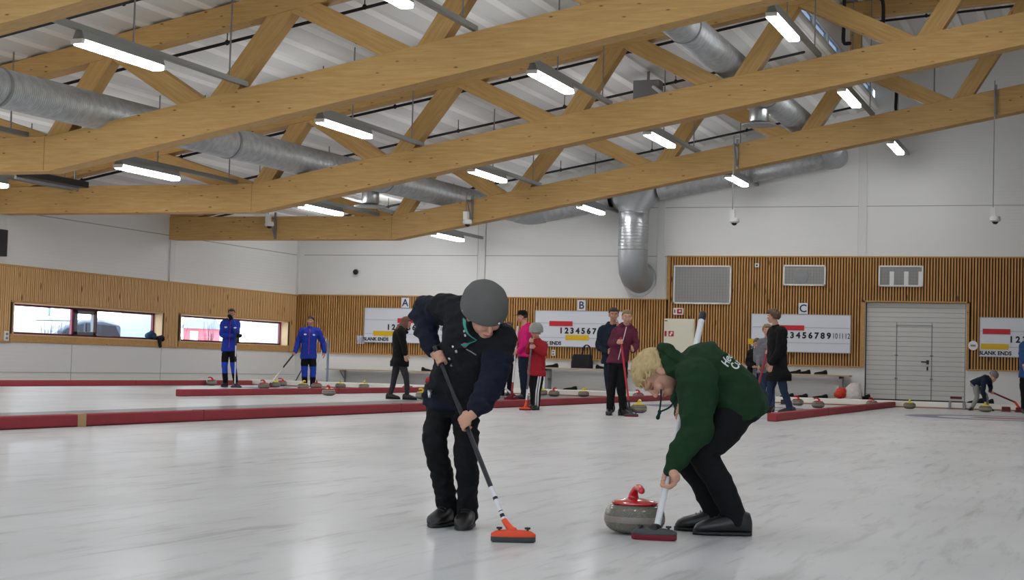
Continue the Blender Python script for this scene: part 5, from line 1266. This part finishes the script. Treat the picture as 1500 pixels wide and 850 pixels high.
build_person(K3, 'woman in knee-length black coat and grey leggings walking right, looking down', dict(k=1.02, hk=1.08, handL=('open', -z_+r_*.2, a_, r_, .6), handR=('open', -z_+r_*.2, -a_, r_, .6), hair='long', hairmat=H_GINGER,
    trousers=dict(mat=cloth('grey_leggings', '34343A'), loose=.95, r=(.098, .085, .064, .060, .050), len=.0, folds=.003), jacket=dict(mat=M['blackcloth'], hem=.19, loose=1.08, hemw=.20, dep=1.35, collar='hood', hoodr=1.1), shoek=1.05))
K4 = 'person_black_behind'; r_, a_, z_ = dirs(K4)
build_person(K4, 'person in black with tied-back hair, half hidden behind the navy sweeper', dict(k=1.05, hk=1.1, handL=('open', -z_-a_*.3, r_, -a_, .6), handR=('open', -z_-a_*.3, -r_, -a_, .6), hair='tied', hairmat=H_BROWN,
    trousers=dict(mat=M['blackcloth'], loose=.95), jacket=dict(mat=M['blackcloth'], hem=.2, loose=1.1), solemat=M['whitetape']))
K5 = 'person_pink'; r_, a_, z_ = dirs(K5)
def pink_ex(root, J, hd, bvh, k, q):
    c = MB().add(xf(lathe([(0, .135), (.05, .13), (.082, .105), (.092, .06), (.094, .03), (.088, .03)], 32, 1, 1.16), hd.M() @ Matrix.Translation((0, -.012, .02)))).build('cap', M['blackcloth'], root, smooth=True)
    MB().add(loft([(hd.p(0, .08, .055), hd.x*.075*hd.k, hd.z*.006), (hd.p(0, .13, .052), hd.x*.068*hd.k, hd.z*.006), (hd.p(0, .185, .040), hd.x*.035*hd.k, hd.z*.004)], 16, 2.5)).build('visor', M['blackcloth'], c, smooth='all')
build_person(K5, 'person in hot pink jacket and black peaked cap, seen from the side', dict(k=1.12, hk=1.14, handL=('open', -r_-z_*.4, a_, z_, 1.), handR=('grip', 'shaft_up', .018, 1, 1), hair='short', hairmat=H_DARK,
    trousers=dict(mat=M['darknavy'], loose=1.0), jacket=dict(mat=M['pink'], hem=.07, loose=1.1, collar='hood'), extras=pink_ex, shoek=1.1))
K6 = 'child_red'; r_, a_, z_ = dirs(K6)
def red_ex(root, J, hd, bvh, k, q):
    h = MB().add(xf(lathe([(0, .150), (.05, .145), (.09, .12), (.116, .075), (.122, .03), (.120, -.02), (.112, -.02), (.11, .03), (.08, .10), (0, .13)], 36, 1, 1.14), hd.M() @ Matrix.Translation((0, -.012, .02)))).build('helmet', mat('grey_helmet', '8B8D88', .5, var=.25, vscale=14), root, smooth=True)
    for i in range(5):
        a = -1.2+.6*i; MB().add(hd.t([(math.sin(a)*.09, -.012+math.cos(a)*.115, .09), (math.sin(a)*.06, -.012+math.cos(a)*.075, .14)], [.010, .010], 8, 2)).build('vent', M['black'], h, smooth='all')
    g = MB()
    for s in (-1, 1): g.add(hd.t([(s*.031+.02*math.cos(t), .092, .002+.016*math.sin(t)) for t in np.linspace(0, 2*PI, 12)], [.0028]*12, 6, 1))
    g.add(hd.t([(-.011, .094, .006), (.011, .094, .006)], [.0028, .0028], 6, 1)).add(hd.t([(.051, .09, .005), (.078, .02, .006)], [.0028, .0028], 6, 1)).add(hd.t([(-.051, .09, .005), (-.078, .02, .006)], [.0028, .0028], 6, 1))
    g.build('glasses', M['black'], root, smooth='all')
    for s, dx in (('L', -.02), ('L', .02)):
        pth = []
        for t in np.linspace(0, 1, 9):
            c = J['hipL']*(1-2*t)+J['knL']*2*t if t < .5 else J['knL']*(2-2*t)+J['anL']*(2*t-1)
            c = c-a_*(.088-.03*t)*1.0+r_*dx; pth.append(c)
        MB().add(tube(pth[:], .014, 8, 2)).build('side_stripe', M['whitetape'], root, smooth='all')
build_person(K6, 'child in red jacket, glasses and grey helmet holding a broom upright', dict(k=.95, hk=1.08, handk=1.0, handR=('grip', 'shaft_up', .017, 1, 1), handL=('grip', 'shaft_lo', .017, -1, 1), hair='short', hairmat=H_FAIR,
    trousers=dict(mat=M['blackcloth'], loose=.92), jacket=dict(mat=M['redjk'], hem=.10, loose=1.02, hemw=.185), extras=red_ex, shoek=1.0))
K7 = 'man_navy'; r_, a_, z_ = dirs(K7)
build_person(K7, 'dark-haired man in navy hooded jacket standing just behind the maroon hoodie', dict(k=1.08, hk=1.1, handL=('open', z_, -r_, a_, 1.2), handR=('open', r_-a_*.5, -a_, z_, .8), hair='short', hairmat=H_DARK, skin=SKIN2,
    trousers=dict(mat=M['darknavy'], loose=.95), jacket=dict(mat=M['darknavy'], hem=.08, loose=1.08, collar='hood'), shoek=1.05))
K8 = 'boy_maroon'; r_, a_, z_ = dirs(K8)
build_person(K8, 'fair-haired boy in maroon zip hoodie holding a red broom upright', dict(k=1.02, hk=1.06, handR=('grip', 'shaft_up', .017, 1, 1), handL=('open', -a_+z_*.3, r_*-1, z_, .7), hair='short', hairmat=H_FAIR,
    trousers=dict(mat=M['blackcloth'], loose=.98), jacket=dict(mat=M['maroon'], hem=.07, loose=1.02, collar='hood'), extras=zipper(M['whitetape'], .007), shoek=1.05))
K9 = 'woman_dark_jacket'; r_, a_, z_ = dirs(K9)
build_person(K9, 'short person in open black jacket over grey shirt, behind the woman in grey', dict(k=.98, hk=1.12, handL=('open', -a_-r_*.5, -z_, z_, .7), handR=('open', -a_+r_*.5, -z_, z_, .7), hair='short', hairmat=H_BROWN, skin=SKIN2,
    trousers=dict(mat=M['blackcloth'], loose=.95), jacket=dict(mat=[M['blackcloth'], M['greyfleece']], pick=lambda c, J: 1 if abs(np.dot(c-J['chest'], er(K9))) < .045 and np.dot(c-J['chest'], dirs(K9)[1]) < -.05 and seg_d(c, J['pelvis'], J['neck']) < .2 and min(seg_d(c, J['elR'], J['wrR']), seg_d(c, J['elL'], J['wrL'])) > .1 else 0, hem=.08, loose=1.05)))
K10 = 'woman_grey'; r_, a_, z_ = dirs(K10)
build_person(K10, 'short-haired woman in grey fleece and jeans with a red broom across her', dict(k=1.02, hk=1.08, handL=('grip', 'shaft_up', .017, -1, 1), handR=('open', -z_-a_*.3, r_, -a_, .8), hair='bob', hairmat=H_FAIR,
    trousers=dict(mat=M['jeans'], loose=.95), jacket=dict(mat=M['greyfleece'], hem=.06, loose=1.02), shoek=1.05))
K11 = 'man_black_coat'; r_, a_, z_ = dirs(K11)
build_person(K11, 'tall brown-haired man in long black coat and jeans walking left', dict(k=1.1, hk=1.12, handL=('open', -z_-r_*.2, a_, -r_, .8), handR=('open', -z_-r_*.2, -a_, -r_, .8), hair='bushy', hairmat=H_BROWN,
    trousers=dict(mat=M['jeans2'], loose=.92), jacket=dict(mat=M['blackcloth'], hem=.21, loose=1.16, hemw=.21, dep=1.45, folds=.012, freq=5), shoek=1.1))
K12 = 'child_grey_hat'; r_, a_, z_ = dirs(K12)
def hat_ex(root, J, hd, bvh, k, q):
    MB().add(xf(lathe([(0, .150), (.045, .145), (.085, .115), (.100, .07), (.101, .03), (.094, .03)], 28, 1, 1.12), hd.M() @ Matrix.Translation((0, -.015, .01)))).build('woolly_hat', cloth('grey_wool', '7E7F80', .95, .6, 60), root, smooth=True)
build_person(K12, 'child in dark jacket, grey trousers and grey woolly hat, bending at the right', dict(k=.82, hk=1.08, handL=('open', -z_, -r_, -a_, .8), handR=('grip', 'shaft_up', .016, 1, 1), hair='under', hairmat=H_BROWN,
    trousers=dict(mat=M['greytrs'], loose=.95), jacket=dict(mat=M['darknavy'], hem=.07, loose=1.05, collar='hood'), extras=hat_ex))
K13 = 'person_blue_edge'; r_, a_, z_ = dirs(K13)
build_person(K13, 'person in blue jacket cut off by the right picture edge', dict(k=1.08, hk=1.1, handL=('open', -z_, -r_, -a_, .6), handR=('open', -z_-a_*.3, r_, -a_, .6), hair='short', hairmat=H_BROWN,
    trousers=dict(mat=M['blackcloth'], loose=1.0), jacket=dict(mat=cloth('mid_blue', '2B4A78'), hem=.08, loose=1.06)))

# ------------------------------------------------------------------ their brooms
WH = mat('white_fibreglass', 'D9D9DB', .35); BK = mat('black_carbon', '1C1E24', .35); ORG = mat('orange_shell', 'E2471F', .45); GREYP = mat('dark_pad', '3E4142', .9); REDP = mat('red_pad', '72182A', .9); DKSH = mat('dark_shell', '3A3B3D', .5); REDS = mat('red_shaft', 'B02436', .4)
def B(k, a): return tuple(np.array(P[k][a])+np.array(P[k]['base']))
yw = lambda k, extra=0: math.atan2(P[k]['er'][1], P[k]['er'][0])+extra
broom('black broom with an orange head, held by the navy sweeper', B('boy_navy', 'shaft_top'), B('boy_navy', 'shaft_bot'), B('boy_navy', 'head_b'), [(.80, BK), (.93, WH), (1., BK)], ORG, GREYP, .0115, yw('boy_navy', .03),
      bands=((.805, WH, .012), (.83, WH, .012), (.855, BK, .014), (.935, WH, .012), (.965, WH, .012), (.60, BK, .19)), width=.215, tip=BK)
broom('thick white broom with a dark and red head, held by the green-hooded sweeper', B('boy_green', 'shaft_top'), B('boy_green', 'shaft_bot'), B('boy_green', 'head_b'), [(1., WH)], DKSH, REDP, .0165, yw('boy_green', -.06), width=.225, tip=BK, socket=M['black'])
broom('black and white broom standing in front of the man with a hand at his mouth', B(K1, 'shaft_top'), B(K1, 'shaft_bot'), B(K1, 'head_b'), [(.28, BK), (.48, WH), (.58, BK), (1., WH)], DKSH, GREYP, .019, yw(K1), width=.30, socket=M['black'])
broom('black and white broom slanting down left from the blue-jacketed man', B(K2, 'shaft_top'), B(K2, 'shaft_bot'), B(K2, 'head_b'), [(.55, BK), (1., WH)], REDP, REDP, .022, yw(K2), width=.26)
broom('white broom with a red head in front of the person in pink', B(K5, 'shaft_top'), B(K5, 'shaft_bot'), B(K5, 'head_b'), [(.85, WH), (1., REDS)], REDP, REDP, .024, yw(K5), width=.34)
broom('grey broom with an orange head held upright by the child in red', B(K6, 'shaft_top'), B(K6, 'shaft_bot'), B(K6, 'head_b'), [(.78, mat('grey_shaft', '5C5560', .4)), (.94, WH), (1., ORG)], ORG, REDP, .018, yw(K6), width=.22)
broom('red broom held upright by the boy in the maroon hoodie', B(K8, 'shaft_top'), B(K8, 'shaft_bot'), B(K8, 'head_b'), [(.84, REDS), (1., BK)], DKSH, REDP, .018, yw(K8), width=.24)
broom('red broom carried across by the woman in grey', B(K10, 'shaft_top'), B(K10, 'shaft_bot'), B(K10, 'head_b'), [(1., REDS)], DKSH, REDP, .02, yw(K10), width=.24)
broom('red broom pushed to the right by the child in the grey hat', B(K12, 'shaft_top'), B(K12, 'shaft_bot'), B(K12, 'head_b'), [(1., mat('dark_red_shaft', '7A2030', .5))], ORG, REDP, .022, yw(K12), width=.3)
# brooms leaning in the left corner, and one lying behind the navy sweeper
broom('white broom leaning in the corner behind the blue-jacketed man', (-23.72, 47.45, 1.5), (-23.95, 46.9, .08), (-23.97, 46.85, 0), [(1., WH)], REDP, REDP, .018, .4, width=.3)
broom('dark broom leaning in the left corner, its pad on the walkway', (-24.05, 47.45, 1.42), (-24.5, 46.9, .08), (-24.53, 46.85, 0), [(.5, WH), (1., BK)], DKSH, REDP, .018, .4, width=.34)
broom('white broom slanting behind the person in black', (-15.3, 38.6, 1.0), (-14.2, 38.9, .08), (-14.15, 38.9, 0), [(1., WH)], REDP, REDP, .024, .3, width=.34)
o = thing('post', 'slim grey upright post on the walkway in the left corner', 'post', (-23.72, 47.6, 0))
MB().box(-.03, .03, -.03, .03, .03, 1.45).build('post_shaft', mat('blue_grey_post', '8795A8', .4, metal=.3), o, bevel=.008); MB().add(lathe([(0, 0), (.12, 0), (.12, .03), (0, .035)], 24)).build('foot_plate', M['steel'], o)
o = thing('dark_bag', 'dark bag lying on the walkway at the right picture edge', 'bag', (-2.1, 46.3, 0))
finish('bag_body', remesh(lump((.2, 0, .22), .3, .2), .03, 3), cloth('bag_dark', '1C1C1E'), o, None, .03, 6)

# ------------------------------------------------------------------ outside the left windows
struct(MB().box(-140, XL-T, -20, 160, -.3, -.1).build('ground', M['snow']))
fn = MB().box(-29.75, XL-T, 44.9, 45.4, -.1, 4.4).box(-29.75, XL-T, 53.35, 53.9, -.1, 4.4); struct(fn.build('trim_7', M['fin']))
car = thing('car', 'silver-blue car parked outside the first window', 'car', (-31.2, 41.1, -.15))
pr = [(-.6, .45), (-.6, .95), (-.2, 1.15), (.9, 1.42), (1.7, 1.80), (2.6, 2.0), (3.6, 2.05), (4.6, 1.95), (5.0, 1.5), (5.05, .9), (5.05, .45)]
def car_body(pr, w, dz=0): return loft([((0, y, 0), (0, 0, 0), (0, 0, 0)) for y in ()], 4) if False else prism([(y, z) for y, z in pr], 'x', -w/2, w/2)
MB().add(car_body(pr, 1.8)).build('car_body', M['carpaint'], car, bevel=.08, smooth=True)
MB().add(prism([(1.15, 1.35), (1.75, 1.70), (2.55, 1.88), (2.55, 1.35)], 'x', -.93, .93)).build('side_window', M['carglass'], car)
MB().add(prism([(2.7, 1.35), (2.7, 1.9), (4.3, 1.86), (4.7, 1.4)], 'x', -.93, .93)).build('side_window', M['carglass'], car)
MB().add(prism([(2.4, 2.0), (2.8, 2.09), (3.7, 2.12), (4.5, 2.03), (4.5, 1.98), (2.4, 1.97)], 'x', -.8, .8)).build('roof_snow', M['snow'], car, bevel=.03, smooth=True)
for y in (.35, 3.9):
    for x in (-.95, .75): MB().add(lathe([(0, 0), (.33, 0), (.36, .03), (.36, .17), (.33, .2), (0, .2)], 24, M=Matrix.Translation((x, y, .36)) @ Matrix.Rotation(PI/2, 4, 'Y'))).build('wheel', M['tyre'], car, smooth=True)
van = thing('van', 'white rounded van behind the silver-blue car', 'car', (-33.6, 47.2, -.35))
MB().add(prism([(-.8, .45), (-.8, 2.0), (-.4, 2.3), (2.4, 2.45), (3.0, 2.25), (3.3, 1.5), (3.4, .9), (3.4, .45)], 'x', -1, 1)).build('van_body', M['vanwhite'], van, bevel=.15, smooth=True)
MB().add(prism([(2.2, 1.45), (2.2, 2.1), (2.75, 2.05), (3.05, 1.45)], 'x', -1.02, 1.02)).build('side_window', M['carglass'], van)
for y in (0, 2.5):
    for x in (-1.05, .85): MB().add(lathe([(0, 0), (.33, 0), (.36, .03), (.36, .17), (.33, .2), (0, .2)], 24, M=Matrix.Translation((x, y, .36)) @ Matrix.Rotation(PI/2, 4, 'Y'))).build('wheel', M['tyre'], van, smooth=True)
hs = thing('house', 'small red hut with a grey roof seen through the second window', 'house', (-50.3, 84.3, -.1))
MB().box(-.75, .75, -.8, .8, 0, 2.55).build('house_wall', M['house'], hs)
MB().add(prism([(-1., 2.5), (0, 3.1), (1., 2.5)], 'x', -.9, .9)).build('house_roof', mat('grey_roof', '6A7078', .8), hs)
MB().box(-.25, .25, -.86, -.78, 1.8, 2.35).build('house_window', M['white'], hs)
bk = MB(); rnd = random.Random(3)
st = []
for i in range(31):
    y = 40+i*3.; h = .55+.25*math.sin(i*1.3)+rnd.uniform(-.1, .15); st.append(((-42-.2*i, y, 0), (2.4, 0, 0), (0, 0, h)))
o = MB().add(loft(st, 16, 2.0)).build('snow_bank', M['snow'], smooth='all'); tag(o, 'long low snow bank beyond the car park outside', 'snow')
lp = thing('lamp_post', 'slim post outside the first window', 'post', (-33.5, 46.3, -.1)); MB().add(tube([(0, 0, 0), (0, 0, 5)], [.06, .045], 10, 1)).add(tube([(0, 0, 5), (.5, 0, 5.1)], .04, 8, 2)).build('mast', mat('grey_green_post', '6C7C78', .5), lp)
def shrub(x, y, h, n, lb, w=.5):
    o = thing('leafless_shrub', lb, 'shrub', (x, y, -.1), 0, None); rnd = random.Random(n+int(h*100)); t = MB()
    for i in range(n):
        a = rnd.uniform(0, 2*PI); r = rnd.uniform(.05, w); hh = h*rnd.uniform(.6, 1.); dx, dy = math.cos(a)*r, math.sin(a)*r*1.5
        t.add(tube([(dx*.2, dy*.2, 0), (dx*.6, dy*.7, hh*.5), (dx+rnd.uniform(-.1, .1), dy+rnd.uniform(-.15, .15), hh)], [.014, .009, .004], 5, 2))
    t.build('twigs', M['twig'], o)
shrub(-29.6, 38.4, 1.75, 40, 'bare shrub outside the left end of the first window', .35)
shrub(-29.5, 41.0, 1.85, 60, 'bare shrub in front of the silver-blue car', .4)
shrub(-29.4, 42.9, 1.75, 40, 'bare shrub outside the right part of the first window', .35)
shrub(-30.2, 48.6, 2.5, 60, 'taller bare shrub outside the left end of the second window', .5)
shrub(-31.2, 50.6, 1.55, 60, 'low bare shrub outside the second window', .8)
shrub(-34., 57.6, 2.4, 30, 'small bare shrub outside the right part of the second window', .3)

# ------------------------------------------------------------------ daylight and camera
wd = bpy.data.worlds.new('overcast_sky'); S.world = wd; wd.use_nodes = True
bg = wd.node_tree.nodes['Background']; bg.inputs[0].default_value = (.90, .95, 1, 1); bg.inputs[1].default_value = 6.5

cd = bpy.data.cameras.new('camera'); cam = bpy.data.objects.new('camera', cd); COL.objects.link(cam)
cd.sensor_fit = 'HORIZONTAL'; cd.sensor_width = 36; cd.lens = 36*2403.77/1500; cd.clip_start = .1; cd.clip_end = 400
pi_, ro_, ya_ = .0451071, .0277132, .3518455
fw_ = np.array([-math.sin(ya_)*math.cos(pi_), math.cos(ya_)*math.cos(pi_), math.sin(pi_)]); r0 = np.array([math.cos(ya_), math.sin(ya_), 0]); u0 = np.cross(r0, fw_)
rr = math.cos(ro_)*r0+math.sin(ro_)*u0; uu = -math.sin(ro_)*r0+math.cos(ro_)*u0
mx = Matrix.Identity(4)
for i in range(3): mx[i][0], mx[i][1], mx[i][2] = rr[i], uu[i], -fw_[i]
mx.translation = CAMP; cam.matrix_world = mx
S.camera = cam
vs = S.view_settings
S.display_settings.display_device = 'sRGB'; vs.view_transform = 'Standard'; vs.look = 'None'; vs.gamma = 1; vs.use_curve_mapping = False; vs.exposure = 0.14
cy = S.cycles
cy.use_denoising = True; cy.max_bounces = 8; cy.diffuse_bounces = 6; cy.glossy_bounces = 4; cy.transparent_max_bounces = 8; cy.sample_clamp_indirect = 6; cy.caustics_reflective = False; cy.caustics_refractive = False

bpy.context.view_layer.update()
